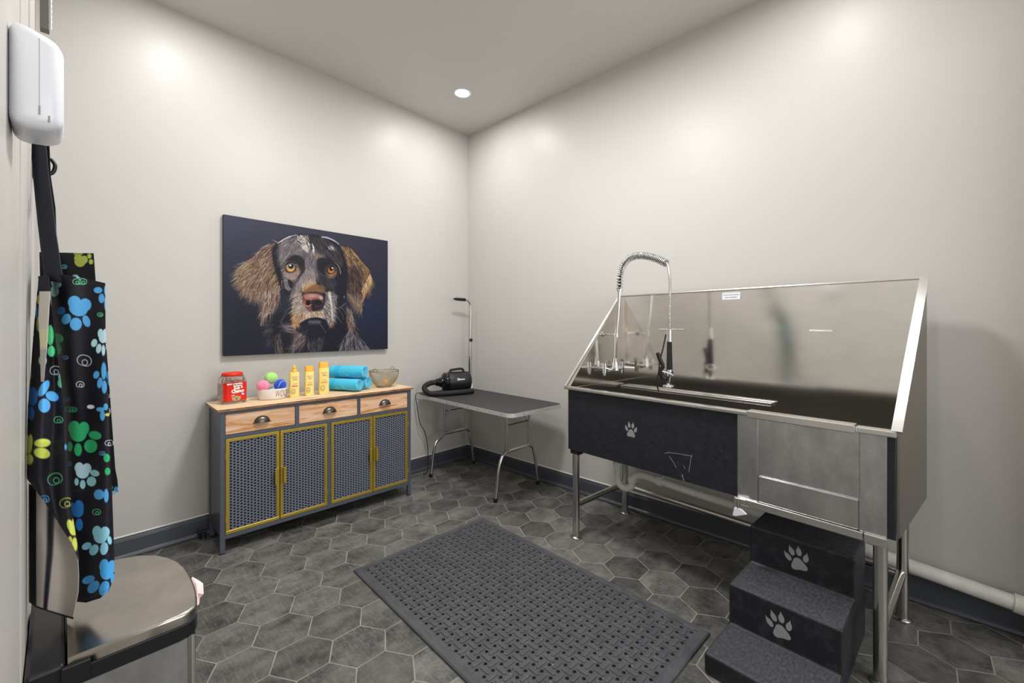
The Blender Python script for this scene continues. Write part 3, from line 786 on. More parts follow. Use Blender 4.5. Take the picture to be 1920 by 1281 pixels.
q = MB(); q.lathe([(0.001, 0.190), (0.050, 0.190), (0.056, 0.187), (0.0575, 0.182), (0.0575, 0.170), (0.055, 0.167), (0.02, 0.167)], n=40, sx=1.0, sy=0.92)
q.build('lid', M['redlid'], jar)

M['ceramic'] = mat('white_ceramic', rgb(232, 226, 222), 0.22, coat=0.3)
bl = cabw(0.322, 0.185, ZT)
bowl = thing('dog_bowl', 'small oval white bowl lettered WOOF, holding tennis balls on the sideboard', 'bowl', bl, R(-8))
q = MB(); q.lathe([(0.002, 0.001), (0.076, 0.001), (0.080, 0.004), (0.090, 0.066), (0.090, 0.069), (0.086, 0.069), (0.076, 0.010), (0.002, 0.008)], n=56, sy=0.72)
def onbowl(x, z):
    a = math.asin(max(-1, min(1, (x + 0.030) / 0.092))); r = 0.0805 + 0.010 * (z - 0.004) / 0.062
    return ((r + 0.0006) * math.sin(a), -(r + 0.0006) * 0.72 * math.cos(a), z)
q.text('WOOF', 0.062, lambda x, y: onbowl(0.024 + x * 0.72, 0.035 + y), 1, weight=-0.0011, sx=0.66)
q.build('bowl_body', [M['ceramic'], M['blk']], bowl)
def tennis(name, c, col, label, seam, rz, rad=0.0385):
    t = MB(); t.ball((0, 0, 0), rad, 32)
    o = t.build('tennis_ball', mat(name, col, 0.9, bump=0.4, bscale=500, sheen=0.4)); o.location = c; o.rotation_euler = (0.3, 0.1, rz); tag(o, label, 'ball', 'tennis balls in the bowl')
    s = MB(); pts = []
    for k in range(64):
        a = 2 * PI * k / 64; pts.append(Vector((math.cos(a) + 0.33 * math.cos(3 * a), math.sin(a) - 0.33 * math.sin(3 * a), 0.94 * math.sin(2 * a))).normalized() * (rad - 0.0001))
    s.tube(pts, 0.0010, 6, closed=True); s.build('seam', M['labelwhite'], o)
tennis('felt_pink', (bl[0] - 0.056, bl[1] - 0.006, ZT + 0.090), rgb(240, 132, 168), 'pink tennis ball in the white bowl', 1, 0.4)
tennis('felt_blue', (bl[0] + 0.044, bl[1] - 0.012, ZT + 0.087), rgb(20, 76, 196), 'royal blue tennis ball in the white bowl', 1, 1.1)
tennis('felt_green', (bl[0] + 0.002, bl[1] + 0.036, ZT + 0.133), rgb(168, 226, 122), 'lime green tennis ball on top of the others', 1, 2.5)
tennis('felt_aqua', (bl[0] - 0.006, bl[1] - 0.018, ZT + 0.0415), rgb(120, 214, 224), 'aqua tennis ball low in the bowl under the others', 1, 0, 0.028)

M['bottle'] = mat('yellow_bottle', rgb(247, 214, 104), 0.35, noise=0.12, nscale=(20, 20, 3), col2=rgb(240, 222, 150))
M['capyellow'] = mat('amber_cap', rgb(250, 190, 62), 0.35)
M['ink'] = mat('brown_ink', rgb(150, 104, 56), 0.6)
M['magenta'] = mat('magenta_band', rgb(196, 36, 96), 0.45)
M['ochre'] = mat('ochre_band', rgb(214, 140, 40), 0.45)
M['base_clear'] = mat('bottle_base', rgb(236, 226, 196), 0.3)
def bottle(loc, w, dpt, h, caph, band, label, spray=False):
    t = thing('shampoo_bottle' if not spray else 'spray_bottle', label, 'bottle', loc, R(-12), 'yellow grooming bottles on the sideboard')
    q = MB(); sec = [(0.0, 0.92), (0.004, 1.0), (h - 0.006, 1.0), (h, 0.94)]; N = 24; vs = []
    P = rrect(-w / 2, w / 2, -dpt / 2, dpt / 2, min(w, dpt) * 0.32, 5)
    for z, k in sec: vs += [(x * k, y * k, z) for x, y in P]
    n = len(P)
    q.add(vs, [(i * n + k, i * n + (k + 1) % n, (i + 1) * n + (k + 1) % n, (i + 1) * n + k) for i in range(3) for k in range(n)], True)
    q.add(vs[-n:], [tuple(range(n))]); q.add(vs[:n], [tuple(range(n - 1, -1, -1))])
    f = lambda e: (lambda a, z: (a, -dpt / 2 - e, z)); ww = w / 2 - min(w, dpt) * 0.30
    q.flat([(-ww, h * .43), (ww, h * .43), (ww, h * .465), (-ww, h * .465)], f(0.0005), 2)
    q.text("BURT'S", w * .21, lambda x, y: f(0.0006)(w * .03 + x, h * .80 + y), 1, sx=.9); q.text('BEES', w * .23, lambda x, y: f(0.0006)(w * .05 + x, h * .715 + y), 1, sx=.9)
    for z in (.55, .515): q.line([(-w * .14, h * z), (w * .26, h * z)], 0.0012, f(0.0005), 1)
    # small outlined curly dog's head
    hd = [(-w * .14 + w * .17 * math.cos(a) * (1 + .08 * math.sin(9 * a)), h * .24 + h * .10 * math.sin(a) * (1 + .08 * math.sin(9 * a))) for a in [2 * PI * k / 40 for k in range(41)]]
    q.line(hd, 0.0022, f(0.0005), 3)
    for dx in (-.06, .04): q.flat(ellipse(-w * .14 + w * dx, h * .25, .0014, .0018, 0, 8), f(0.0006), 3)
    q.flat(ellipse(-w * .11, h * .205, .003, .0022, 0, 8), f(0.0006), 3); q.line([(-w * .30, h * .26), (-w * .32, h * .19), (-w * .24, h * .16)], 0.0018, f(0.0005), 3)
    q.build('bottle_body', [M['bottle'], M['ink'], band, M['blk']], t)
    c = MB()
    if spray:
        c.lathe([(0.016, h), (0.017, h + .004), (0.0165, h + .016), (0.012, h + .019), (0.0105, h + .022), (0.0095, h + caph - .004), (0.008, h + caph), (0.001, h + caph)], n=24); c.tube([(0, 0, h + caph * .66), (0, -0.018, h + caph * .66)], 0.005, 10)
        c.build('spray_nozzle', M['capyellow'], t)
    else:
        P2 = rrect(-w * .46, w * .46, -dpt * .44, dpt * .44, min(w, dpt) * .3, 5); c.prism(P2, h + 0.0005, h + caph, 'z', 0.0015, 1); c.build('cap', M['capyellow'], t)
bottle(cabw(0.445, 0.150, ZT), 0.060, 0.040, 0.168, 0.046, M['magenta'], 'yellow spray bottle with slim nozzle and magenta band', True)
bottle(cabw(0.541, 0.150, ZT), 0.058, 0.040, 0.166, 0.037, M['ochre'], 'middle yellow bottle with flat amber cap, between the spray bottle and tallest bottle')
bottle(cabw(0.636, 0.145, ZT), 0.069, 0.044, 0.186, 0.038, M['ochre'], 'tallest yellow bottle with flat amber cap, next to the blue towels')

# rolled towels
M['towel'] = mat('turquoise_terry', rgb(32, 178, 220), 0.95, bump=0.9, bscale=330, sheen=0.5, noise=0.25, nscale=(160, 160, 160), col2=rgb(70, 204, 236))
M['towelband'] = mat('turquoise_band', rgb(48, 184, 226), 0.8)
def towel(loc, ang, tilt, label, r0=0.050, L_=0.285):
    o = thing('rolled_towel', label, 'towel', loc, ang, 'rolled turquoise towels on the sideboard')
    q = MB(); N = 150; turns = 4.0; th = r0 / turns; P = []
    rr_ = random.Random(int(loc[0] * 1000))
    for i in range(N + 1):
        a = 2 * PI * turns * i / N; r = 0.004 + (r0 - 0.004) * i / N
        P.append((r * math.cos(a), r * math.sin(a), a, r))
    nx = 26; vs = []
    for layer in (0, 1):
        for j in range(nx + 1):
            x = -L_ / 2 + L_ * j / nx; e = abs(2 * j / nx - 1)
            for (y, z, a, r) in P:
                k = (r - layer * (th * 0.72)) / r if r > 0.006 else 1
                bulge = 1 - 0.05 * max(0, e - .8) * 5 + 0.012 * math.sin(7 * x * 9 + a)
                xo = x + (1 if x > 0 else -1) * (0.010 * (1 - r / r0)) * (1 if e > .98 else 0) * -1
                vs.append((xo, y * k * bulge, z * k * bulge * 0.93))
    n1 = N + 1; off = (nx + 1) * n1
    fs = []
    for j in range(nx):
        for i in range(N):
            f = (j * n1 + i, j * n1 + i + 1, (j + 1) * n1 + i + 1, (j + 1) * n1 + i); fs.append(f); fs.append(tuple(off + t for t in reversed(f)))
    for i in range(N):
        fs.append((i, off + i, off + i + 1, i + 1)); fs.append((nx * n1 + i, nx * n1 + i + 1, off + nx * n1 + i + 1, off + nx * n1 + i))
    for j in range(nx):
        fs.append((j * n1 + N, off + j * n1 + N, off + (j + 1) * n1 + N, (j + 1) * n1 + N))
    q.T = Matrix.Rotation(tilt, 4, 'X'); q.add(vs, fs, True); q.T = None
    q.build('towel_roll', M['towel'], o)
    # woven band near one end and the diagonal flap edge on the outside
    ro = lambda k: 0.004 + (r0 - 0.004) * (turns - 1 + (k % 360) / 360) / turns
    w_ = MB(); w_.T = Matrix.Rotation(tilt, 4, 'X'); rows = []
    for x in (-L_ * .30, -L_ * .17):
        rows.append([(x, (ro(k) + .0012) * math.cos(R(k)), (ro(k) + .0012) * math.sin(R(k)) * .93) for k in range(4, 360, 8)])
    n = len(rows[0]); w_.add(rows[0] + rows[1], [(i, i + 1, n + i + 1, n + i) for i in range(n - 1)], True); w_.T = None
    w_.build('woven_band', M['towelband'], o)
    s = MB(); s.T = Matrix.Rotation(tilt, 4, 'X')
    s.tube([(-L_ * .02 + L_ * .47 * k / 14, ro(150 + 110 * k / 14) * math.cos(R(150 + 110 * k / 14)), ro(150 + 110 * k / 14) * math.sin(R(150 + 110 * k / 14)) * .93) for k in range(15)], 0.0035, 6); s.T = None
    s.build('flap_edge', M['towel'], o)
TA = R(-62)
tx, ty = math.cos(TA), math.sin(TA)
c1 = (-1.392, -0.212); c2 = (c1[0] - ty * 0.108, c1[1] + tx * 0.108)
towel((c1[0], c1[1], ZT + 0.0515), TA, 0.4, 'rolled turquoise towel at the front bottom of the stack of three')
towel((c2[0], c2[1], ZT + 0.0515), TA, 2.2, 'rolled turquoise towel at the bottom back, only its end visible beside the basket')
towel(((c1[0] + c2[0]) / 2, (c1[1] + c2[1]) / 2, ZT + 0.140), R(-58), 0.9, 'rolled turquoise towel lying on top of the other two')

# wire basket
M['wire'] = mat('champagne_wire', rgb(176, 160, 122), 0.35, 0.85)
M['orange'] = mat('orange_tag', rgb(240, 160, 36), 0.5)
bk = cabw(1.115, 0.180, ZT)
bas = thing('wire_basket', 'round champagne wire mesh basket with two small handles, right end of sideboard', 'basket', bk, 0)
def basr(t): return 0.055 + 0.058 * math.sin(t * PI / 2) ** 0.8
q = MB(); nw = 46
for s in (1, -1):
    for k in range(nw):
        a0 = 2 * PI * k / nw; pts = []
        for i in range(11):
            t = i / 10; r = basr(t); a = a0 + s * 0.95 * t; pts.append((r * math.cos(a), r * math.sin(a), 0.004 + 0.122 * t))
        q.tube(pts, 0.0011, 4, caps=False)
me_ = q.build('mesh_wall', M['wire'], bas)
q = MB(); q.tube([(basr(1) * math.cos(2 * PI * k / 40), basr(1) * math.sin(2 * PI * k / 40), 0.127) for k in range(40)], 0.0022, 8, closed=True); q.build('rim', M['wire'], bas)
q = MB(); q.lathe([(0.001, 0.0008), (0.056, 0.0008), (0.057, 0.003), (0.055, 0.005), (0.001, 0.004)], n=32); q.build('base', M['wire'], bas)
for a in (R(205), R(25)):
    c = (basr(1) * math.cos(a), basr(1) * math.sin(a)); tn = (-math.sin(a), math.cos(a))
    q = MB(); q.tube([(c[0] + tn[0] * 0.020 * math.cos(R(k)), c[1] + tn[1] * 0.020 * math.cos(R(k)), 0.128 + 0.020 * math.sin(R(k))) for k in range(0, 181, 15)], 0.0016, 6); q.build('handle', M['pewter'], bas)
q = MB(); a = R(247); rr0 = basr(.45) + 0.002; cx, cy = rr0 * math.cos(a), rr0 * math.sin(a); tn = (-math.sin(a), math.cos(a)); nn = (math.cos(a), math.sin(a))
P = [(-0.015, 0.012), (0.0, 0.016), (0.015, 0.012), (0.0, -0.018)]
q.add([(cx + tn[0] * x + nn[0] * e, cy + tn[1] * x + nn[1] * e, 0.060 + z) for e in (0, 0.002) for x, z in P], [(3, 2, 1, 0), (4, 5, 6, 7)] + [(i, (i + 1) % 4, 4 + (i + 1) % 4, 4 + i) for i in range(4)])
q.build('orange_tag', M['orange'], bas)

# ---------------------------------------------------------------- folding grooming table
GT = (-0.385, -0.665, 0.0); GA = R(-3)
def gtw(x, y, z):
    c, s = math.cos(GA), math.sin(GA); return (GT[0] + c * x - s * y, GT[1] + s * x + c * y, z)
def gtl(X, Y, z):
    c, s = math.cos(-GA), math.sin(-GA); a, b_ = X - GT[0], Y - GT[1]; return (c * a - s * b_, s * a + c * b_, z)
gt = thing('grooming_table', 'folding grooming table with black ribbed top, bright edge and bent steel legs in the corner', 'table', GT, GA)
gx, gy, zt = 0.285, 0.61, 0.712
b = MB(); b.prism(rrect(-gx, gx, -gy, gy, 0.055, 8), 0.682, 0.710, 'z'); q = b.build('edge_band', M['alu'], gt)
b = MB(); b.prism(rrect(-gx + .004, gx - .004, -gy + .004, gy - .004, 0.052, 8), 0.7101, zt, 'z', 0.0008, 1); b.build('tabletop', M['tabletop'], gt)
for k in range(9):
    for sx in (-1, 1):
        y = -gy + .09 + k * .13
        MB().tube([(sx * gx, y, 0.698), (sx * (gx + .0016), y, 0.698)], 0.0035, 8).build('rivet', M['tubesteel'], gt)
for x in (-0.16, 0.05, 0.10): MB().tube([(x, -gy, 0.698), (x, -gy - .0016, 0.698)], 0.0035, 8).build('rivet', M['tubesteel'], gt)
def legset(Yw, fa_, fb_, pa, pb, dirn):
    A = Vector(gtl(fa_, Yw, 0.012)); B = Vector(gtl(fb_, Yw, 0.012)); up = Vector((0, 0, 1))
    d = (B - A); d.z = 0; d.normalize()
    P0 = Vector(gtl(pa, Yw, 0)); P1 = Vector(gtl(pb, Yw, 0)); zb = 0.352
    k0 = P0 + up * zb; k1 = P1 + up * zb
    # splayed foot, swept bend, cross bar, swept bend, splayed foot
    path = [A, A + d * 0.018 + up * 0.12] + [Vector(p) for p in spline([A + d * 0.03 + up * 0.20, A + d * 0.05 + up * 0.27, k0 - d * 0.045 + up * -0.030, k0 - d * 0.005], 5)]
    path += [k0 + d * 0.03, k1 - d * 0.03] + [Vector(p) for p in spline([k1 + d * 0.005, k1 + d * 0.045 - up * 0.030, B - d * 0.05 + up * 0.27, B - d * 0.03 + up * 0.20], 5)] + [B - d * 0.018 + up * 0.12, B]
    MB().tube(path, 0.0125, 14).build('leg', M['tubesteel'], gt)
    for F_ in (A, B): MB().tube([(F_.x, F_.y, 0.0), (F_.x, F_.y, 0.030)], 0.0158, 16).build('rubber_foot', M['blk'], gt)
    for P in (k0, k1):
        MB().cyl(P, (P.x, P.y, 0.683), 0.0125, 14).build('post', M['tubesteel'], gt)
        MB().box(-0.006, 0.006, 0, 0, 0, 0) if False else None
        q = MB(); m_ = Vector((P.x, P.y, 0.50)); e = Vector((P.x, P.y + dirn * 0.16, 0.684)); t_ = (e - m_)
        q.tube([m_ + Vector((0.013, 0, 0)), e + Vector((0.013, 0, 0))], 0.0085, 8); q.build('folding_brace', M['alu'], gt)
    q = MB(); q.tube([k0 + up * 0.20, k1 + up * 0.20], 0.004, 8); q.build('brace_wire', M['blk'], gt)
legset(-0.997, -0.589, -0.094, -0.468, -0.205, 1)
legset(-0.210, -0.605, -0.105, -0.455, -0.205, -1)

# upright arm clamped to the table's corner
ao = Vector(gtl(-0.095, -0.150, zt))
def arm(mb, name, m, par): 
    mb.v = [tuple(Vector(p) + ao) for p in mb.v]; return mb.build(name, m, par)
b = MB(); b.tube([(-0.004, 0, 0.002), (-0.004, 0, 0.50)], 0.0125, 16); ar = arm(b, 'grooming_arm', M['tubesteel'], gt)
b = MB(); pts = [(-0.004, 0, 0.42), (0.004, 0.002, 0.77)] + [(0.004 - 0.055 + 0.055 * math.cos(R(a)), 0.002, 0.78 + 0.055 * math.sin(R(a)) * 1.35) for a in range(5, 91, 10)] + [(-0.075, 0.002, 0.857)]
b.tube(pts, 0.010, 14); arm(b, 'upper_pole', M['tubesteel'], ar)
b = MB(); b.tube([(-0.062, 0.002, 0.857), (-0.068, 0.002, 0.857), (-0.175, 0.002, 0.860), (-0.182, 0.002, 0.860), (-0.183, 0.002, 0.860), (-0.198, 0.002, 0.860)], [0.013, 0.0155, 0.0135, 0.010, 0.0075, 0.0075], 16); arm(b, 'foam_tip', M['softblk'], ar)
b = MB(); b.tube([(-0.012, -0.008, 0.47), (-0.020, -0.030, 0.47), (-0.0201, -0.0302, 0.47), (-0.024, -0.044, 0.47)], [0.006, 0.006, 0.017, 0.015], 12); arm(b, 'thumb_knob', M['blk'], ar)
b = MB(); b.box(-0.024, 0.016, -0.018, 0.018, 0.0012, 0.050, 0.004); arm(b, 'table_clamp', M['white'], ar)
b = MB(); b.tube([(-0.017, -0.006, 0.05), (-0.017, -0.006, 0.26), (-0.012, -0.004, 0.33)], [0.006, 0.006, 0.002], 8); arm(b, 'pole_strip', M['blk'], ar)

# ---------------------------------------------------------------- grooming dryer on the table
dd = Vector((-0.923, 0.387, 0)).normalized()
dz = zt + 0.006
dryer = thing('grooming_dryer', 'black cylindrical pet grooming dryer with coiled hose lying on the table', 'dryer', (-0.345, -0.215, zt), math.atan2(dd.y, dd.x))
# local +x = nozzle end, local -y ... +y across
zc = 0.098
def lx(prof, n=40):
    """lathe about the local x axis: prof of (x, r)"""
    q = MB(); vs = []
    for x, r in prof:
        for k in range(n): a = 2 * PI * k / n; vs.append((x, r * math.cos(a), zc + r * math.sin(a)))
    fs = [(i * n + k, i * n + (k + 1) % n, (i + 1) * n + (k + 1) % n, (i + 1) * n + k) for i in range(len(prof) - 1) for k in range(n)]
    q.add(vs, fs, True); q.add(vs[:n], [tuple(range(n - 1, -1, -1))]); q.add(vs[-n:], [tuple(range(n))]); return q
M['dryerblk'] = mat('satin_black_shell', rgb(30, 30, 32), 0.4)
M['dryergloss'] = mat('gloss_black', rgb(16, 16, 18), 0.16)
b = lx([(-0.150, 0.03), (-0.148, 0.06), (-0.140, 0.078), (-0.125, 0.087), (-0.10, 0.090), (0.045, 0.090), (0.060, 0.088)])
sf = lambda s0, a: (lambda x, y: (-(s0 + x) , -(0.0906) * math.cos(a + y / 0.09), zc + 0.0906 * math.sin(a + y / 0.09)))
# printed white mark on the side facing the room: a ring emblem and a short word
fnm = lambda x, y: (0.062 * 0 - 0.045 + -0.0 + x * -1 * -1, 0, 0)
side = 1
def onside(x, y):
    a = R(18) + y / 0.09
    return (-0.045 - x, 0.0907 * math.cos(a), zc + 0.0907 * math.sin(a))
b.line([(-0.032 + 0.008 * math.cos(t), 0.008 * math.sin(t)) for t in [2 * PI * k / 16 for k in range(17)]], 0.005, onside, 1)
b.text('nyews', 0.019, lambda x, y: onside(0.002 + x, y), 1, weight=0.0006)
b.build('motor_body', [M['dryerblk'], M['labelwhite']], dryer)
lx([(0.060, 0.088), (0.066, 0.084), (0.098, 0.082), (0.112, 0.070), (0.118, 0.050)]).build('front_cap', M['dryergloss'], dryer)
lx([(0.117, 0.046), (0.135, 0.043), (0.150, 0.034), (0.172, 0.031), (0.175, 0.027)]).build('nozzle_cone', M['dryergloss'], dryer)
b = MB(); b.tube(spline([(-0.085, 0.0, zc + 0.088), (-0.080, 0.0, zc + 0.104), (-0.055, 0.0, zc + 0.114), (0.015, 0.0, zc + 0.108), (0.035, 0.0, zc + 0.104), (0.045, 0.0, zc + 0.088)], 5), 0.011, 12); b.build('carry_handle', M['softblk'], dryer)
M['redsw'] = mat('red_switch', rgb(196, 60, 50), 0.35); M['greensw'] = mat('green_mark', rgb(60, 150, 80), 0.4)
b = MB()
for a, mi in ((62, 0), (44, 1), (28, 2)):
    y, z = 0.083 * math.cos(R(a)), zc + 0.083 * math.sin(R(a)); b.ball((0.083, y, z), 0.0072 if mi == 0 else 0.005, 12, mi)
b.build('switches', [M['redsw'], M['greensw'], M['labelwhite']], dryer)
for x in (-0.10, 0.035):
    for y in (-0.045, 0.045): MB().tube([(x, y, 0.001), (x, y, 0.030)], 0.010, 10).build('foot', M['blk'], dryer)
H0 = spline([(0.165, 0.0, zc), (0.22, 0.004, zc - 0.002), (0.275, 0.03, zc - 0.022), (0.292, 0.085, 0.052), (0.262, 0.150, 0.026), (0.18, 0.185, 0.0245), (0.08, 0.188, 0.0245), (-0.04, 0.172, 0.0245), (-0.13, 0.150, 0.0245)], 12)
pts = []; rr = []; k = 0
for i in range(len(H0) - 1):
    n = max(1, int((H0[i + 1] - H0[i]).length / 0.0028))
    for j in range(n): pts.append(H0[i].lerp(H0[i + 1], j / n)); k += 1; rr.append(0.0232 if k % 3 else 0.0212)
MB().tube(pts, rr, 16).build('hose', M['softblk'], dryer)
b = MB(); dl = lambda X, Y, Z: tuple(Matrix.Rotation(-math.atan2(dd.y, dd.x), 3, 'Z') @ Vector((X + 0.345, Y + 0.215, Z - zt)))
b.tube(spline([dl(-0.36, -0.20, zt + 0.03), dl(-0.45, -0.10, zt + 0.01), dl(-0.60, -0.05, zt + 0.006), dl(-0.648, -0.045, zt - 0.01), dl(-0.645, -0.06, 0.60), dl(-0.62, -0.07, 0.45), dl(-0.57, -0.07, 0.36), dl(-0.535, -0.065, 0.22), dl(-0.53, -0.065, 0.08), dl(-0.55, -0.09, 0.009), dl(-0.62, -0.12, 0.007)], 8), 0.0035, 8)
b.build('power_cord', M['blk'], dryer)

# ---------------------------------------------------------------- dog portrait on canvas
def paint_dog(S=0.5):
    rnd=random.Random(7)
    W,Hh=int(1502*S),int(1281*S)
    yy,xx=np.mgrid[0:Hh,0:W]; X=xx/S; Y=yy/S
    img=np.zeros((Hh,W,3))
    g=np.clip((Y-50)/1150,0,1)[...,None]; h=np.clip((X-90)/1350,0,1)[...,None]
    img[:]=(np.array([64,64,88])*(1-h)+np.array([50,50,66])*h)*(1-g)+(np.array([28,33,50])*(1-h)+np.array([34,36,50])*h)*g
    img-=12*np.exp(-((X-300)**2/90000+(Y-800)**2/160000))[...,None]
    img+=np.array([-8,0,18])*np.exp(-((X-1290)**2/30000+(Y-850)**2/40000))[...,None]
    def mask(poly,blur=3):
        p=np.array(poly,float); x0,y0=p.min(0)-20; x1,y1=p.max(0)+20
        a,b=max(0,int(x0*S)),max(0,int(y0*S)); c,d=min(W,int(x1*S)+1),min(Hh,int(y1*S)+1)
        xs=X[b:d,a:c]; ys=Y[b:d,a:c]; m=np.zeros(xs.shape,bool); n=len(p)
        for i in range(n):
            q,r=p[i],p[(i+1)%n]
            if q[1]==r[1]: continue
            cond=((q[1]>ys)!=(r[1]>ys))&(xs<(r[0]-q[0])*(ys-q[1])/(r[1]-q[1])+q[0]); m^=cond
        m=m.astype(float)
        for _ in range(blur):
            t=np.pad(m,1,mode='edge'); m=(t[1:-1,1:-1]*2+t[:-2,1:-1]+t[2:,1:-1]+t[1:-1,:-2]+t[1:-1,2:])/6
        return m,(a,b,c,d)
    def smooth(poly,k=2):
        for _ in range(k):
            o=[]
            for i in range(len(poly)):
                p,q=poly[i],poly[(i+1)%len(poly)]
                o+=[(p[0]*.75+q[0]*.25,p[1]*.75+q[1]*.25),(p[0]*.25+q[0]*.75,p[1]*.25+q[1]*.75)]
            poly=o
        return poly
    def fill(poly,col,al=1,blur=2,sm=2):
        m,(a,b,c,d)=mask(smooth(poly,sm) if sm else poly,blur); m=(m*al)[...,None]
        img[b:d,a:c]=img[b:d,a:c]*(1-m)+np.array(col,float)*m
    def ell(cx,cy,rx,ry,col,rot=0,al=1,soft=.15):
        r=max(rx,ry)*1.4; a,b=max(0,int((cx-r)*S)),max(0,int((cy-r)*S)); c,d=min(W,int((cx+r)*S)+1),min(Hh,int((cy+r)*S)+1)
        t=R(rot); dx=X[b:d,a:c]-cx; dy=Y[b:d,a:c]-cy
        u=(dx*math.cos(t)+dy*math.sin(t))/rx; v=(-dx*math.sin(t)+dy*math.cos(t))/ry
        m=(np.clip((1-np.hypot(u,v))/soft+.5,0,1)*al)[...,None]
        img[b:d,a:c]=img[b:d,a:c]*(1-m)+np.array(col,float)*m
    def stroke(pts,w0,w1,col,al=.9):
        # quadratic bezier through three control points
        p0,p1,p2=[np.array(p,float) for p in pts]; L=np.hypot(*(p1-p0))+np.hypot(*(p2-p1)); n=max(4,int(L*S/1.2))
        x0=min(p0[0],p1[0],p2[0])-w0-3; x1=max(p0[0],p1[0],p2[0])+w0+3; y0=min(p0[1],p1[1],p2[1])-w0-3; y1=max(p0[1],p1[1],p2[1])+w0+3
        a,b=max(0,int(x0*S)),max(0,int(y0*S)); c,d=min(W,int(x1*S)+2),min(Hh,int(y1*S)+2)
        if c<=a or d<=b: return
        t=np.linspace(0,1,n)[:,None]; q=(1-t)**2*p0+2*t*(1-t)*p1+t*t*p2; w=(w0+(w1-w0)*t[:,0])
        m=np.zeros((d-b,c-a)); xs=X[b:d,a:c]; ys=Y[b:d,a:c]
        for (qx,qy),ww in zip(q,w):
            i0=max(0,int((qx-ww-3)*S)-a); i1=min(c-a,int((qx+ww+3)*S)+2-a); j0=max(0,int((qy-ww-3)*S)-b); j1=min(d-b,int((qy+ww+3)*S)+2-b)
            if i1<=i0 or j1<=j0: continue
            dd=np.hypot(xs[j0:j1,i0:i1]-qx,ys[j0:j1,i0:i1]-qy)
            np.maximum(m[j0:j1,i0:i1],np.clip((ww-dd)*S+.6,0,1),out=m[j0:j1,i0:i1])
        m=(m*al)[...,None]; img[b:d,a:c]=img[b:d,a:c]*(1-m)+np.array(col,float)*m
    def inside(poly,x,y):
        r=False; n=len(poly)
        for i in range(n):
            q,p=poly[i],poly[(i+1)%n]
            if (q[1]>y)!=(p[1]>y) and x<(p[0]-q[0])*(y-q[1])/(p[1]-q[1])+q[0]: r=not r
        return r
    def fur(poly,n,ang,length,cols,w=(1.6,.4),al=(.5,.95),curl=0.25,jit=.2,order=True):
        xs=[p[0] for p in poly]; ys=[p[1] for p in poly]; pts=[]
        while len(pts)<n:
            x,y=rnd.uniform(min(xs),max(xs)),rnd.uniform(min(ys),max(ys))
            if inside(poly,x,y): pts.append((x,y))
        for x,y in pts:
            a=R(ang(x,y))+rnd.gauss(0,jit*.6); L=length*rnd.uniform(.5,1.15); k=rnd.gauss(0,curl*.6)
            c=cols(x,y) if callable(cols) else rnd.choice(cols); j=rnd.uniform(.85,1.15)
            p1=(x+L*.5*math.cos(a),y+L*.5*math.sin(a)); p2=(x+L*math.cos(a+k),y+L*math.sin(a+k))
            stroke(((x,y),p1,p2),rnd.uniform(.6,1.05)*w[0],w[1],[min(255,v*j) for v in c],rnd.uniform(*al))
    
    # chest and neck
    fill([(430,900),(420,1000),(470,1100),(520,1200),(1300,1170),(1240,1090),(1180,1000),(1110,800),(600,850)],[26,25,38],1,6)
    fur([(430,930),(500,900),(520,1130),(470,1120)],120,lambda x,y:165-(y-930)*.15,70,[(96,92,104),(70,66,80),(120,110,112),(52,48,60)],(1.6,.4),curl=.5)
    fur([(500,1060),(560,1020),(590,1190),(520,1195)],60,lambda x,y:85,90,[(120,105,108),(150,125,110),(80,72,82)],(1.8,.4),curl=.4)
    fur([(600,960),(770,980),(760,1040),(640,1030)],90,lambda x,y:185 if x<700 else 140,90,[(140,122,126),(110,98,106),(170,150,150)],(2,.5),curl=.5)
    fur([(700,1000),(790,1000),(780,1120),(660,1180)],130,lambda x,y:122,110,[(150,130,130),(104,90,96),(182,160,152),(70,60,66)],(2,.5),curl=.5)
    fur([(780,1070),(930,1060),(900,1190),(790,1190)],90,lambda x,y:95+(x-850)*.1,80,[(100,98,112),(70,68,82),(130,124,130)],(1.6,.4),curl=.5)
    fur([(1100,800),(1150,850),(1180,1010),(1140,1030),(1105,930)],220,lambda x,y:80,70,[(150,124,108),(110,86,74),(190,166,146),(64,52,52)],(1.8,.4),curl=.4)
    fur([(1130,1000),(1190,1020),(1300,1165),(1060,1180),(1050,1130)],260,lambda x,y:60 if x>1170 else 105,100,[(150,144,158),(100,96,112),(60,58,74),(180,160,146)],(2,.5),curl=.4)
    fill([(640,980),(960,985),(1080,900),(1050,1050),(820,1080),(770,1060)],[26,26,40],.75,10)
    # ears
    LE=[(530,285),(440,300),(390,350),(320,420),(255,455),(200,510),(185,590),(225,640),(265,700),(310,735),(395,755),(395,860),(410,905),(480,865),(540,800),(562,720),(560,640),(520,520),(490,400),(500,320)]
    fill(LE,[62,44,42],1,4)
    def la(x,y):
        if y>690: return 100-(x-480)*.08
        return 150-max(0,min(1,(y-300)/400))*38-(x-400)*.06
    def lc(x,y):
        t=rnd.random()
        if y<420 and x>430: return rnd.choice([(160,122,98),(110,76,60),(214,186,168),(70,48,44),(140,98,72)])
        if y>680: return rnd.choice([(188,160,148),(150,122,112),(104,76,70),(222,204,192),(160,128,96),(74,52,50)])
        return rnd.choice([(160,122,88),(190,160,122),(104,72,56),(216,194,164),(62,44,42),(132,96,70),(178,144,122)])
    fur(LE,1900,la,80,lc,(2.2,.5),(.55,.95),.3,.14)
    for _ in range(60):
        t=rnd.random(); x,y=(395-t*150,745-t*60); stroke(((x,y-40),(x-15,y),(x-25,y+rnd.uniform(20,50))),1.6,.4,rnd.choice([(150,112,84),(196,160,126),(96,68,54)]),.8)
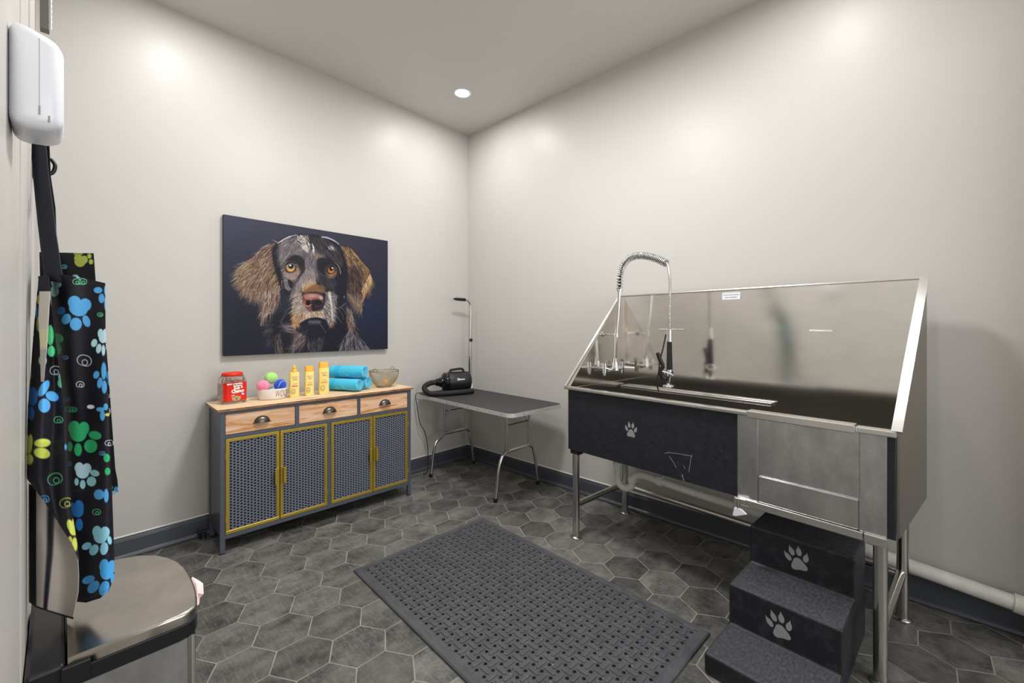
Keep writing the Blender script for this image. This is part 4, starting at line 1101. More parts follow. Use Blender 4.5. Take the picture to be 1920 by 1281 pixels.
    for k in range(14):
        x,y=200+rnd.uniform(-10,60),470+rnd.uniform(0,110); stroke(((x+60,y-25),(x+10,y),(x-rnd.uniform(15,45),y+rnd.uniform(10,40))),1.8,.4,(196,172,130),.8)
    stroke(((300,440),(250,470),(192,460)),1.6,.5,(180,170,170),.9); stroke(((420,970),(410,890),(470,865)),1.4,3.0,(206,188,160),.95); stroke(((402,975),(408,900),(440,870)),2.4,1,(216,196,160),.9)
    for k in range(8): stroke(((480+8*k,262+3*k),(505+6*k,272+2*k),(535,292)),.8,1.8,(170,150,144),.8)
    RE=[(1050,315),(1120,320),(1175,360),(1215,425),(1270,490),(1310,560),(1318,610),(1290,680),(1250,740),(1240,800),(1240,870),(1190,845),(1130,790),(1105,700),(1110,520),(1085,400)]
    fill(RE,[44,34,38],1,4)
    def ra(x,y): return 62+(y-320)*.04+ (30 if y>700 and x>1200 else 0)
    def rc(x,y):
        if x>1230 or (y<470): return rnd.choice([(180,136,78),(120,80,52),(214,184,134),(70,48,44),(160,112,62)])
        if y>700: return rnd.choice([(130,104,88),(196,172,140),(60,46,46),(96,76,70)])
        return rnd.choice([(92,70,62),(52,40,44),(140,108,80),(40,32,38),(70,54,54)])
    fur(RE,1200,ra,72,rc,(2.0,.5),(.55,.95),.3,.16)
    for _ in range(60):
        t=rnd.random(); x=1318-70*t; y=600+140*t; stroke(((x-20,y-50),(x,y-20),(x-6,y+rnd.uniform(10,40))),1.8,.4,rnd.choice([(214,176,120),(236,214,170),(170,122,76)]),.85)
    for _ in range(40):
        t=rnd.random(); x=1140+130*t; y=325+160*t**.8; stroke(((x-15,y-5),(x+15,y+20),(x+40,y+60)),1.6,.4,rnd.choice([(176,130,74),(212,176,120),(130,92,60)]),.8)
    stroke(((1165,440),(1195,520),(1258,580)),2,.6,(196,186,180),.85); stroke(((1240,890),(1200,850),(1245,800)),.6,2,(206,186,150),.7)
    # head
    HD=[(490,330),(560,255),(640,222),(760,212),(870,226),(960,258),(1040,305),(1085,400),(1112,520),(1105,700),(1090,820),(1020,860),(1000,960),(900,990),(760,1000),(680,985),(650,860),(628,760),(585,690),(560,640),(540,520),(500,430)]
    fill(HD,[30,28,38],1,4)
    fill([(490,320),(550,300),(548,440),(565,640),(560,660),(525,540),(492,420)],[20,20,30],1,4)
    fill([(1040,320),(1085,400),(1112,520),(1105,760),(1010,820),(1030,600),(1060,480)],[28,27,40],1,8)
    # brow and cheek tones
    fill([(565,310),(650,245),(760,235),(790,340),(770,480),(800,560),(700,640),(640,700),(600,640),(560,540),(555,420)],[96,88,94],.75,14)
    fill([(800,330),(880,370),(960,430),(880,470),(840,560),(790,600),(770,480)],[100,92,98],.7,12)
    fill([(700,600),(800,560),(860,600),(820,650),(720,700),(650,760)],[140,128,130],.7,12)
    G=[(120,110,114),(158,146,148),(84,76,84),(56,50,58),(190,178,174)]
    fur([(560,300),(640,232),(760,220),(780,330),(740,400),(640,380),(570,470),(548,420)],850,lambda x,y:165-(y-230)*.12+(x-560)*-.28 if x<720 else 110,60,G,(2,.5),(.35,.7),.2,.12)
    fur([(800,235),(900,238),(1010,300),(1070,400),(1060,470),(960,400),(860,380),(810,330)],520,lambda x,y:40+(x-800)*.12,60,[(60,56,66),(40,38,48),(30,28,38),(96,88,92),(120,108,104)],(2,.5),(.35,.7),.2,.12)
    fur([(760,330),(830,330),(860,420),(820,580),(770,580),(760,440)],600,lambda x,y:90+(x-800)*.25,60,[(142,132,140),(110,102,112),(84,76,88),(170,160,164),(60,54,64)],(2,.5),(.35,.7),.15,.1)
    fur([(690,225),(800,225),(812,330),(750,345),(690,280)],150,lambda x,y:35 if x<760 else 80,45,[(220,208,196),(240,232,224),(170,156,150),(50,46,52),(40,36,44)],(3,.8),(.7,1),.3,.2)
    fur([(725,310),(780,305),(785,355),(745,350)],60,lambda x,y:60,30,[(226,216,210),(190,178,176)],(3,.8),(.6,.9),.2,.15)
    fur([(815,300),(830,300),(838,360),(826,360)],16,lambda x,y:80,40,[(230,222,214)],(3,.8),(.7,.9),.1,.1)
    for pts in (((930,245),(1000,265),(1040,305)),((900,240),(960,250),(1010,280)),((540,290),(580,258),(640,235)),((560,280),(620,240),(690,226))):
        for k in range(6): stroke([(p[0]+rnd.gauss(0,3),p[1]+rnd.gauss(0,3)) for p in pts],2.2,.8,(206,200,206),.7)
    for k in range(26):
        x,y=948+rnd.uniform(0,40),312+rnd.uniform(0,30); stroke(((x,y),(x+10,y+6),(x+24,y+22)),2,.5,(190,190,200),.7)
    fur([(820,380),(900,400),(950,460),(900,420),(840,430)],120,lambda x,y:-60+(x-820)*.5,34,[(130,112,106),(170,150,140),(90,78,78)],(1.8,.4),(.5,.9))
    # dark brows
    fill([(606,444),(640,402),(690,385),(740,410),(762,460),(745,500),(715,480),(680,458),(630,450)],[26,24,32],.9,9)
    fill([(860,430),(900,408),(960,420),(975,450),(940,480),(920,545),(880,520),(862,480)],[26,25,34],.9,11)
    fill([(700,480),(760,470),(760,520),(740,560),(700,600),(720,540)],[40,34,40],.8,6)
    # under-eye areas
    fill([(580,520),(640,540),(700,520),(716,540),(690,585),(640,600),(590,570)],[168,142,136],.8,8)
    fur([(575,520),(700,540),(690,600),(610,590)],180,lambda x,y:110,28,[(200,180,172),(150,126,120),(110,90,88),(190,140,110)],(1.8,.4),(.5,.9))
    fur([(572,545),(600,560),(640,640),(625,690),(590,660)],160,lambda x,y:15,32,[(170,166,180),(130,124,138),(80,76,88)],(2,.5),(.6,.9))
    fill([(615,585),(650,600),(668,640),(650,672),(630,650)],[28,25,32],.95,5)
    fill([(690,490),(722,500),(730,545),(712,560),(696,530)],[190,140,92],.55,6)
    fur([(930,530),(1030,530),(1010,570),(960,580)],130,lambda x,y:100,30,[(150,110,92),(110,84,76),(180,140,112)],(1.6,.4),(.5,.9))
    fill([(950,600),(1020,590),(1030,650),(980,660)],[62,62,88],.5,10)
    stroke(((1010,455),(1050,480),(1056,545)),1.6,3.2,(176,162,138),.9)
    stroke(((572,600),(566,640),(580,670)),2.5,1.2,(180,150,116),.9); stroke(((550,400),(556,360),(600,330)),3,1,(140,118,104),.6)
    # nose bridge and muzzle
    fur([(770,500),(850,500),(880,560),(840,620),(760,640),(690,700),(650,760),(640,720),(700,610)],700,lambda x,y:118-(x-700)*.05 if x<800 else 80,50,[(150,136,140),(116,104,110),(186,172,166),(82,72,78),(200,184,160)],(2,.5),(.35,.7),.15,.12)
    fur([(850,500),(930,560),(1000,640),(990,690),(900,650),(850,590)],330,lambda x,y:48,45,[(70,62,68),(46,42,50),(110,98,98),(34,32,42)],(2,.5),(.35,.7),.15,.12)
    fill([(735,650),(800,610),(880,640),(930,680),(930,710),(830,690),(740,710)],[172,116,58],.75,7)
    fur([(735,655),(800,600),(850,630),(800,660),(745,700)],120,lambda x,y:-70+(x-790)*.5,32,[(214,190,160),(180,130,76),(230,214,190)],(1.8,.5),(.5,.9))
    fur([(830,620),(920,640),(930,700),(860,670)],110,lambda x,y:40,32,[(110,90,60),(80,66,56),(150,120,84)],(1.8,.5),(.5,.9))
    MZ=[(690,700),(740,690),(745,800),(800,850),(900,850),(930,790),(930,700),(975,690),(1022,720),(1010,800),(1015,880),(1000,960),(960,980),(940,920),(880,905),(820,905),(770,925),(700,970),(668,970),(655,860),(668,760)]
    fill(MZ,[150,130,120],.7,6)
    def mc(x,y):
        if y>860 and x<760: return rnd.choice([(206,150,84),(226,196,160),(170,110,60),(110,76,60),(236,214,190)])
        if x>900: return rnd.choice([(120,112,112),(190,182,178),(70,64,68),(226,220,214),(50,46,52)])
        return rnd.choice([(206,190,176),(172,150,138),(232,218,204),(120,98,88),(190,160,130)])
    fur(MZ,1300,lambda x,y:90+(x-825)*-.32 if y>780 else 100+(x-825)*-.35,38,mc,(2,.5),(.55,.95),.2,.16)
    fur([(755,860),(910,855),(930,905),(880,905),(760,920)],260,lambda x,y:95-(x-830)*.12,36,[(230,206,184),(190,130,80),(250,238,226),(140,96,70)],(2,.5),(.7,1),.15,.1)
    for k in range(14): stroke(((960+rnd.uniform(-6,10),690+k*4),(985+rnd.uniform(-4,8),780),(990+rnd.uniform(-8,12),900+k*3)),3,1,(220,214,208),.6)
    fur([(985,680),(1025,720),(1010,790),(985,740)],90,lambda x,y:70,30,[(210,206,206),(120,116,118),(60,56,62)],(2,.5),(.6,.9))
    # nose
    fill([(738,720),(760,705),(830,702),(900,712),(916,740),(916,790),(895,830),(850,856),(830,858),(785,838),(750,800)],[122,70,64],1,3)
    fill([(748,722),(800,708),(870,712),(905,735),(880,752),(838,745),(812,765),(760,752)],[186,126,122],.85,5)
    fill([(775,725),(830,716),(870,726),(820,742)],[216,170,166],.6,6)
    ell(896,745,16,14,(222,206,212),20,.7,.6)
    fill([(815,760),(850,765),(905,775),(912,800),(885,836),(850,856),(822,852),(812,810)],[42,30,38],.95,4)
    ell(790,784,20,22,(16,12,20),0,1,.35); ell(874,783,32,22,(22,20,34),10,1,.35)
    stroke(((748,790),(775,830),(815,800)),4,3,(226,160,130),.85); ell(758,785,10,16,(190,100,60),0,.6,.6)
    stroke(((838,770),(836,810),(836,856)),1.6,1.6,(24,18,26),.9); stroke(((850,812),(872,815),(895,806)),2,1.5,(150,110,120),.6)
    # mouth
    fill([(700,972),(760,925),(820,905),(890,905),(945,935),(960,985),(900,980),(830,990),(760,985)],[26,26,46],1,3)
    for k in range(26):
        x=795+k*4; y=940+rnd.uniform(-8,8); stroke(((x,y-6),(x-1,y+6),(x-3,y+rnd.uniform(14,26))),1.5,.5,(190,186,190),.7)
    fur([(655,900),(680,880),(720,960),(690,985),(665,975)],120,lambda x,y:80,32,[(210,150,80),(170,104,54),(110,72,54),(236,200,150)],(2,.5),(.6,.95))
    fur([(950,930),(1005,930),(1000,975),(965,985)],70,lambda x,y:90,28,[(150,110,92),(190,166,150),(90,70,66)],(2,.5),(.6,.9))
    # eyes
    for (cx,cy,r,iris,hi) in ((643,494,38,(196,152,78),(-4,-18)),(978,514,31,(172,104,52),(10,-14))):
        ell(cx-2,cy+2,r*1.55,r*1.35,(150,112,104),-8,.55,.5); ell(cx-2,cy,r*1.28,r*1.14,(28,22,28),-8,1,.2); ell(cx,cy,r,r*.98,[v*.62 for v in iris],0,1,.12); ell(cx,cy+2,r*.86,r*.82,iris,0,1,.3); ell(cx,cy+r*.42,r*.66,r*.40,[min(255,v*1.22) for v in iris],0,.8,.6)
        ell(cx+2,cy-r*.25,r*.56,r*.56,(16,14,22),0,1,.2); ell(cx+2,cy-r*.78,r*.98,r*.42,(22,18,26),0,.95,.5)
        ell(cx+hi[0],cy+hi[1],r*.22,r*.20,(240,244,255),0,1,.4)
    stroke(((600,492),(640,440),(690,480)),3.5,2.5,(176,160,160),.75); stroke(((946,505),(978,470),(1016,505)),2.5,2,(130,104,96),.6)
    stroke(((1020,530),(1005,556),(960,556)),3,3,(190,120,106),.7); stroke(((565,520),(585,508),(604,505)),3,2,(196,150,150),.8); stroke(((690,500),(708,540),(700,560)),3,2,(206,160,140),.7)
    # whiskers
    for pts in (((690,805),(600,820),(566,950)),((690,840),(610,860),(575,930)),((1015,825),(1075,860),(1082,920)),((1015,880),(1050,930),(1078,960)),((895,970),(920,1000),(940,1032)),((1040,820),(1090,840),(1100,880))):
        stroke(pts,1.6,1.0,(150,148,158),.85)
    for k in range(12): stroke(((1050+3*k,830-3*k),(1060+3*k,822-3*k),(1072+3*k,818-3*k)),1,.5,(150,148,156),.6)
    ell(1086,738,5,9,(160,160,170),0,.8,.4)
    for pts in (((345,850),(370,830),(392,815)),((300,775),(310,755),(312,740))): stroke(pts,1.2,.6,(110,106,116),.7)
    return np.clip(img,0,255)

PX0, PX1, PZ0, PZ1, PDEP = -2.097, -0.921, 1.124, 2.038, 0.036
pic = thing('dog_portrait', 'large canvas print of a brown spaniel-like dog on dark navy, hung above the sideboard', 'picture', ((PX0 + PX1) / 2, -0.001, PZ0), 0)
def picture():
    art = paint_dog(0.5)
    ah, aw = art.shape[:2]
    # projective map from the print's own (s, t) square to the layout the artwork was drafted on
    src = [(85, 52), (1444, 277), (1448, 1166), (97, 1221)]
    A = []; B = []
    for (s, t), (x, y) in zip([(0, 0), (1, 0), (1, 1), (0, 1)], src):
        A.append([s, t, 1, 0, 0, 0, -s * x, -t * x]); B.append(x); A.append([0, 0, 0, s, t, 1, -s * y, -t * y]); B.append(y)
    h = np.linalg.solve(np.array(A, float), np.array(B, float))
    nx, nz = 460, 358
    S, T = np.meshgrid(np.linspace(0, 1, nx), np.linspace(0, 1, nz))
    d = h[6] * S + h[7] * T + 1
    U = np.clip((h[0] * S + h[1] * T + h[2]) / d * 0.5, 0, aw - 1.001); V = np.clip((h[3] * S + h[4] * T + h[5]) / d * 0.5, 0, ah - 1.001)
    i, j = V.astype(int), U.astype(int); fy, fx = (V - i)[..., None], (U - j)[..., None]
    col = art[i, j] * (1 - fy) * (1 - fx) + art[i, j + 1] * (1 - fy) * fx + art[i + 1, j] * fy * (1 - fx) + art[i + 1, j + 1] * fy * fx
    g = col.mean(-1, keepdims=True); c = np.clip((g + (col - g) * 0.9) * 0.88, 0, 255) / 255.0
    c = np.where(c <= 0.04045, c / 12.92, ((c + 0.055) / 1.055) ** 2.4).reshape(-1, 3)
    w2, hh = (PX1 - PX0) / 2, PZ1 - PZ0
    vs = np.stack([-w2 + 2 * w2 * S, np.full_like(S, -PDEP), hh * (1 - T)], -1).reshape(-1, 3)
    q = (np.arange(nz - 1)[:, None] * nx + np.arange(nx - 1)[None, :]).reshape(-1)
    me = bpy.data.meshes.new('printed_canvas')
    me.from_pydata(vs.tolist(), [], np.stack([q, q + nx, q + nx + 1, q + 1], -1).tolist())
    ca = me.color_attributes.new('tint', 'FLOAT_COLOR', 'POINT')
    ca.data.foreach_set('color', np.concatenate([c, np.ones((len(c), 1))], 1).astype(np.float32).ravel())
    me.materials.append(mat('printed_ink', (1, 1, 1, 1), 0.5, spec=0.25, attr='tint'))
    o = bpy.data.objects.new('printed_canvas', me); C.objects.link(o); o.parent = pic
    MB().box(-w2, w2, -PDEP + 0.0004, -0.002, 0, hh).build('stretcher_sides', mat('canvas_side', rgb(34, 34, 42), 0.6), pic)
picture()

# ---------------------------------------------------------------- left wall: dispenser, hook, bracket
ds = thing('wall_dispenser', 'white rounded plastic dispenser on the left wall at the top left', 'dispenser', (XW, -2.18, 1.637), 0)
def rbox(x0, x1, y0, y1, z0, z1, b_, seg=5):
    return MB().box(x0, x1, y0, y1, z0, z1, b_, seg, smooth=True)
bm = bmesh.new()
bv = [bm.verts.new(p) for p in [(x, y, z) for z in (0.0, 0.158) for y in (-0.066, 0.05) for x in (0.0005, 0.0605)]]
for f in [(0, 2, 3, 1), (4, 5, 7, 6), (0, 1, 5, 4), (2, 6, 7, 3), (0, 4, 6, 2), (1, 3, 7, 5)]: bm.faces.new([bv[i] for i in f])
ed = [e for e in bm.edges if not (abs(e.verts[0].co.x - 0.004) < 1e-5 and abs(e.verts[1].co.x - 0.004) < 1e-5)]
bmesh.ops.bevel(bm, geom=bm.edges[:], offset=0.019, segments=6, affect='EDGES', profile=0.5)
for v in bm.verts:      # softly bellied towards the bottom, slanting top and underside
    v.co.z += -0.010 * (v.co.x - 0.03) / 0.03 * (1 if v.co.z > 0.08 else -0.3)
dm = MB().frombm(bm, True).build('shell', M['white'], ds)
MB().box(0.0, 0.004, -0.050, 0.040, 0.022, 0.134, 0.001).build('back_plate', mat('grey_plate', rgb(120, 122, 128), 0.4), ds)
q = MB(); q.box(0.0330, 0.0336, -0.0664, -0.0655, 0.028, 0.142); q.box(0.0325, 0.0345, -0.0668, -0.0655, 0.020, 0.034); q.box(0.043, 0.045, -0.0665, -0.064, 0.012, 0.022); q.build('seam', mat('seam_grey', rgb(150, 150, 154), 0.5), ds)

hk = thing('coat_hook', 'small black coat hook on the left wall behind the apron strap', 'hook', (XW, -1.53, 1.72), 0)
MB().box(0.0, 0.006, -0.012, 0.012, 0.0, 0.056, 0.002).build('plate', M['blk'], hk)
q = MB(); q.tube(spline([(0.005, 0, 0.018), (0.022, 0, 0.012), (0.040, 0, 0.022), (0.046, 0, 0.042), (0.041, 0, 0.056), (0.036, 0, 0.060)], 6), [0.0045] * 31, 10); q.build('prong', M['blk'], hk)
q = MB(); q.tube(spline([(0.005, 0, 0.044), (0.020, 0, 0.060), (0.030, 0, 0.085), (0.033, 0, 0.105)], 6), 0.0042, 10); q.ball((0.033, 0, 0.108), 0.006, 12); q.build('upper_prong', M['blk'], hk)

wb = thing('wall_bracket_box', 'dark grey metal channel with bead chain high in the left corner', 'bracket', (-2.882, -0.30, 2.715), 0)
q = MB(); q.box(0.0, 0.030, 0.0, 0.05, 0.0, 0.50, 0.002); q.build('channel', mat('bracket_grey', rgb(104, 102, 96), 0.4, 0.4), wb)
q = MB(); q.tube([(0.036, 0.002, 0.004 + 0.0125 * k) for k in range(38)], [0.0035 if k % 2 else 0.0015 for k in range(38)], 6); q.build('bead_chain', M['white'], wb)

ad = thing('cable_end', 'small black cable end on the floor by the left rear of the sideboard', 'cable', (-2.212, -0.056, 0.0), 0)
q = MB(); q.box(-0.028, 0.022, -0.012, 0.012, 0.030, 0.048, 0.004); q.build('plug', M['blk'], ad)
q = MB(); q.tube(spline([(0.012, 0, 0.038), (0.016, 0.004, 0.03), (0.018, 0.0, 0.006), (0.010, -0.016, 0.005)], 5), 0.004, 8); q.tube([(-0.010, 0, 0.031), (-0.010, 0, 0.0)], 0.007, 10); q.build('lead', M['blk'], ad)

# ---------------------------------------------------------------- anti-fatigue mat
MO = (-0.840, -1.128, 0.0); MA = math.atan2(-1.505, -0.077)
mt = thing('rubber_mat', 'black perforated rubber anti-fatigue mat lying on the tiled floor', 'mat', MO, MA)
# local x runs along the long edge; the mat extends to local -y
ML, MWd, P_ = 1.510, 0.902, 0.0437
nxh, nyh = 33, 19
ox, oy = (ML - nxh * P_) / 2, (MWd - nyh * P_) / 2
b = MB(); TH = 0.011
def cell(x, y, r):
    sq = [(x, y), (x + P_ / 2, y), (x + P_, y), (x + P_, y + P_ / 2), (x + P_, y + P_), (x + P_ / 2, y + P_), (x, y + P_), (x, y + P_ / 2)]
    ho = [(x + P_ / 2 + r * math.cos(R(t)), y + P_ / 2 + r * math.sin(R(t))) for t in range(225, 225 + 360, 22)][:16]
    ho = [(x + P_ / 2 + r * math.cos(R(225 + 22.5 * k)), y + P_ / 2 + r * math.sin(R(225 + 22.5 * k))) for k in range(16)]
    vs = [(p[0], -p[1], TH) for p in sq] + [(p[0], -p[1], TH) for p in ho] + [(p[0], -p[1], 0.0008) for p in ho]
    fs = []
    for i in range(8):
        a0, a1, a2 = 8 + 2 * i, 8 + (2 * i + 1) % 16, 8 + (2 * i + 2) % 16
        fs += [(i, a0, a1), (i, a1, (i + 1) % 8), ((i + 1) % 8, a1, a2)]
    fs += [(8 + k, 24 + k, 24 + (k + 1) % 16, 8 + (k + 1) % 16) for k in range(16)]
    b.add(vs, fs)
for i in range(nxh):
    for j in range(nyh): cell(ox + i * P_, oy + j * P_, 0.0079)
# raised basket-weave bars on the corners between the holes
def bar(cx, cy, along, L_, W_):
    hx, hy = (L_ / 2, W_ / 2) if along else (W_ / 2, L_ / 2)
    lo_ = rrect(cx - hx, cx + hx, cy - hy, cy + hy, min(hx, hy) * 0.95, 3)
    k = lambda s_: [(cx + (x - cx) * (1 - s_ / hx), cy + (y - cy) * (1 - s_ / hy)) for x, y in lo_]
    hi = k(0.0016); n = len(lo_)
    vs = [(x, -y, TH - 0.0001) for x, y in lo_] + [(x, -y, TH + 0.0030) for x, y in lo_ ] + [(x, -y, TH + 0.0038) for x, y in hi]
    b.add(vs, [tuple(range(2 * n, 3 * n))] + [(q * n + i, q * n + (i + 1) % n, (q + 1) * n + (i + 1) % n, (q + 1) * n + i) for q in (0, 1) for i in range(n)])
for i in range(nxh + 1):
    for j in range(nyh + 1):
        al = (i + j) % 2 == 0
        if i in (0, nxh) and al: continue
        if j in (0, nyh) and not al: continue
        bar(ox + i * P_, oy + j * P_, al, P_ * 1.18, P_ * 0.36)
# plain bevelled border
x0, x1, y0, y1 = 0, ML, 0, MWd
ix0, ix1, iy0, iy1 = ox, ML - ox, oy, MWd - oy
ring = lambda e, z: [(x0 + e, -(y0 + e), z), (x1 - e, -(y0 + e), z), (x1 - e, -(y1 - e), z), (x0 + e, -(y1 - e), z)]
vs = ring(0, 0.0005) + ring(0, 0.009) + ring(0.006, 0.0135) + [(ix0, -iy0, TH + .0025), (ix1, -iy0, TH + .0025), (ix1, -iy1, TH + .0025), (ix0, -iy1, TH + .0025)] + [(ix0, -iy0, TH), (ix1, -iy0, TH), (ix1, -iy1, TH), (ix0, -iy1, TH)]
b.add(vs, [(q * 4 + i, q * 4 + (i + 1) % 4, (q + 1) * 4 + (i + 1) % 4, (q + 1) * 4 + i) for q in range(4) for i in range(4)])
b.mi = 1
q_ = random.Random(21)
for _ in range(130):
    x, y = ML * (1 - abs(q_.gauss(0, .42))), q_.uniform(0.05, MWd - 0.05)
    if 0.05 < x < ML - 0.05: b.flat(ellipse(x, y, q_.uniform(.0008, .0032), q_.uniform(.0006, .0016), q_.uniform(0, 180), 7), lambda a, c: (a, -c, TH + 0.0041))
b.build('perforated_mat', [M['rubber'], mat('crumbs', rgb(190, 188, 182), 0.7)], mt)

# ---------------------------------------------------------------- step bin below the apron
M['lidsteel'] = mat('bin_lid_steel', rgb(190, 184, 176), 0.24, 1.0, noise=0.2, nscale=(8, 8, 8), rvar=0.08, bump=0.12, bscale=(9, 9, 9), bdetail=2)
M['binblack'] = mat('bin_black_plastic', rgb(24, 24, 28), 0.33)
BO = (-2.72, -1.70, 0.0)
bn = thing('step_bin', 'half-round stainless steel step bin with black collar, under the hanging apron', 'bin', BO, 0)
half = [(-0.085, -0.232), (0.110, -0.236), (0.127, -0.232), (0.140, -0.222), (0.148, -0.205), (0.155, -0.165), (0.160, -0.110), (0.162, -0.045)]
out = half + [(0.160, 0.02), (0.152, 0.075), (0.136, 0.125), (0.108, 0.175), (0.07, 0.210), (0.025, 0.229), (-0.02, 0.234), (-0.085, 0.234)]
def inset(P, d, xmin=None):
    o = []
    for x, y in P:
        L_ = math.hypot(x + 0.02, y); o.append((x - d * (x + 0.02) / L_ if x > -0.07 else x, y - d * y / L_))
    return o
MB().prism(inset(out, 0.006), 0.03, 0.533, 'z').build('body', M['steelw'], bn)
q = MB(); q.tube([(0.137, -0.2205, 0.03), (0.137, -0.2205, 0.533)], 0.0055, 10); q.build('corner_bead', M['rimsteel'], bn)
MB().prism(inset(out, 0.002), 0.0, 0.03, 'z', 0.003, 1).build('foot_ring', M['binblack'], bn)
MB().prism(out, 0.533, 0.572, 'z', 0.003, 1).build('collar', M['binblack'], bn)
# lid: gently crowned steel skin with rolled rim
q = MB(); rings = [(0.001, 0.573), (0.0, 0.592), (0.0008, 0.5955), (0.003, 0.5985), (0.006, 0.5998)]
n = len(out); vs = []
for d, z in rings: vs += [(x, y, z) for x, y in inset(out, d)]
q.add(vs, [(i * n + k, i * n + (k + 1) % n, (i + 1) * n + (k + 1) % n, (i + 1) * n + k) for i in range(len(rings) - 1) for k in range(n)], True)
q.add(vs[-n:], [tuple(range(n))])
q.build('lid', M['lidsteel'], bn)
q = MB(); q.box(-0.148, -0.087, -0.225, 0.225, 0.0, 0.588, 0.008); q.box(-0.095, -0.05, -0.238, -0.226, 0.540, 0.585, 0.003); q.build('hinge_housing', M['binblack'], bn)
q = MB(); q.box(0.140, 0.185, -0.05, 0.05, 0.008, 0.020, 0.004); q.build('pedal', M['binblack'], bn)

M['pinkpaper'] = mat('pink_paper', rgb(246, 214, 216), 0.8)
pp = thing('crumpled_paper', 'crumpled pale pink paper poking out from the far side of the bin lid', 'paper', (-2.562, -1.735, 0.568), 0)
g = [(0.003, -0.052, -0.024), (0.003, 0.012, 0.004), (0.012, 0.016, 0.013), (0.016, -0.012, 0.004), (0.014, -0.040, -0.012), (0.026, 0.000, 0.002), (0.031, -0.020, 0.000), (0.029, -0.038, -0.022), (0.016, -0.050, -0.040), (0.003, -0.056, -0.044), (0.022, -0.030, -0.034), (0.008, -0.020, -0.010)]
q = MB(); q.add(g, [(0, 11, 1), (1, 11, 3), (1, 3, 2), (2, 3, 5), (3, 6, 5), (11, 4, 3), (0, 4, 11), (3, 4, 6), (4, 7, 6), (0, 9, 8), (0, 8, 4), (4, 8, 10), (4, 10, 7)])
o = q.build('paper_sheet', M['pinkpaper'], pp); md = o.modifiers.new('thickness', 'SOLIDIFY'); md.thickness = 0.0008

# ---------------------------------------------------------------- apron: folded cloth panels hanging from the hook
def srgb2lin(c):
    c = np.clip(c, 0, 255) / 255.0
    return np.where(c <= 0.04045, c / 12.92, ((c + 0.055) / 1.055) ** 2.4)
class Print:
    """the printed cloth pattern, drawn as soft-edged shapes in the flat layout of one panel"""
    def __init__(s, X, Y, base):
        s.X, s.Y = X, Y; s.c = np.zeros(X.shape + (3,)); s.c[:] = base
    def put(s, m, col): s.c = s.c * (1 - m[..., None]) + np.array(col, float) * m[..., None]
    def ell(s, cx, cy, rx, ry, col, rot=0, shade=True):
        t = R(rot); dx, dy = s.X - cx, s.Y - cy
        u = (dx * math.cos(t) + dy * math.sin(t)) / rx; v = (-dx * math.sin(t) + dy * math.cos(t)) / ry
        r = np.hypot(u, v); s.put(np.clip((1 - r) * min(rx, ry) + .5, 0, 1), col)
    def heart(s, cx, cy, rx, ry, col, rot=0):
        t = R(rot); dx, dy = s.X - cx, s.Y - cy
        u = (dx * math.cos(t) + dy * math.sin(t)) / rx; v = (-dx * math.sin(t) + dy * math.cos(t)) / ry
        a = np.hypot((np.abs(u) - .46) / .54, (v + .32) / .66); b_ = np.hypot(u / .80, (v - .18) / .80)
        r = np.minimum(a, b_); s.put(np.clip((1 - r) * min(rx, ry) + .5, 0, 1), col)
    def swirl(s, cx, cy, r, col, rot=0, w=1.3):
        t = R(rot); dx, dy = s.X - cx, s.Y - cy
        u = (dx * math.cos(t) + dy * math.sin(t)) / r; v = (-dx * math.sin(t) + dy * math.cos(t)) / r
        a = np.arctan2(v, u); q = np.hypot(u, v) / (1.0 - .28 * np.abs(np.sin(a / 2 + .8)) ** 3 + .12 * np.cos(2 * a))
        m = np.clip(w / 2 + .5 - np.abs(q - .92) * r, 0, 1); q2 = np.hypot(u - .12, v - .12)
        m = np.maximum(m, np.clip(w / 2 + .5 - np.abs(q2 - .36) * r, 0, 1)); s.put(m, col)
    def stitch(s, f, col, w=.5, dash=3.0):
        d = np.abs(s.Y - f(s.X)); s.put(np.clip(w + .5 - d, 0, 1) * (np.mod(s.X, dash) < dash * .6), col)
M['cloth'] = mat('printed_cloth', (1, 1, 1, 1), 0.55, spec=0.35, attr='tint', bump=0.15, bscale=900)
INKC = (24, 22, 32)
SB, PB, TE, GR, YE, WH, DB, MG = (92, 178, 240), (196, 236, 248), (170, 230, 222), (52, 186, 120), (206, 218, 96), (232, 236, 244), (44, 124, 196), (104, 226, 160)
def z2(x, y): return (x / 3.05, 440 + y / 3.05)
def z3(x, y): return (x / 2.779, 820 + y / 2.779)
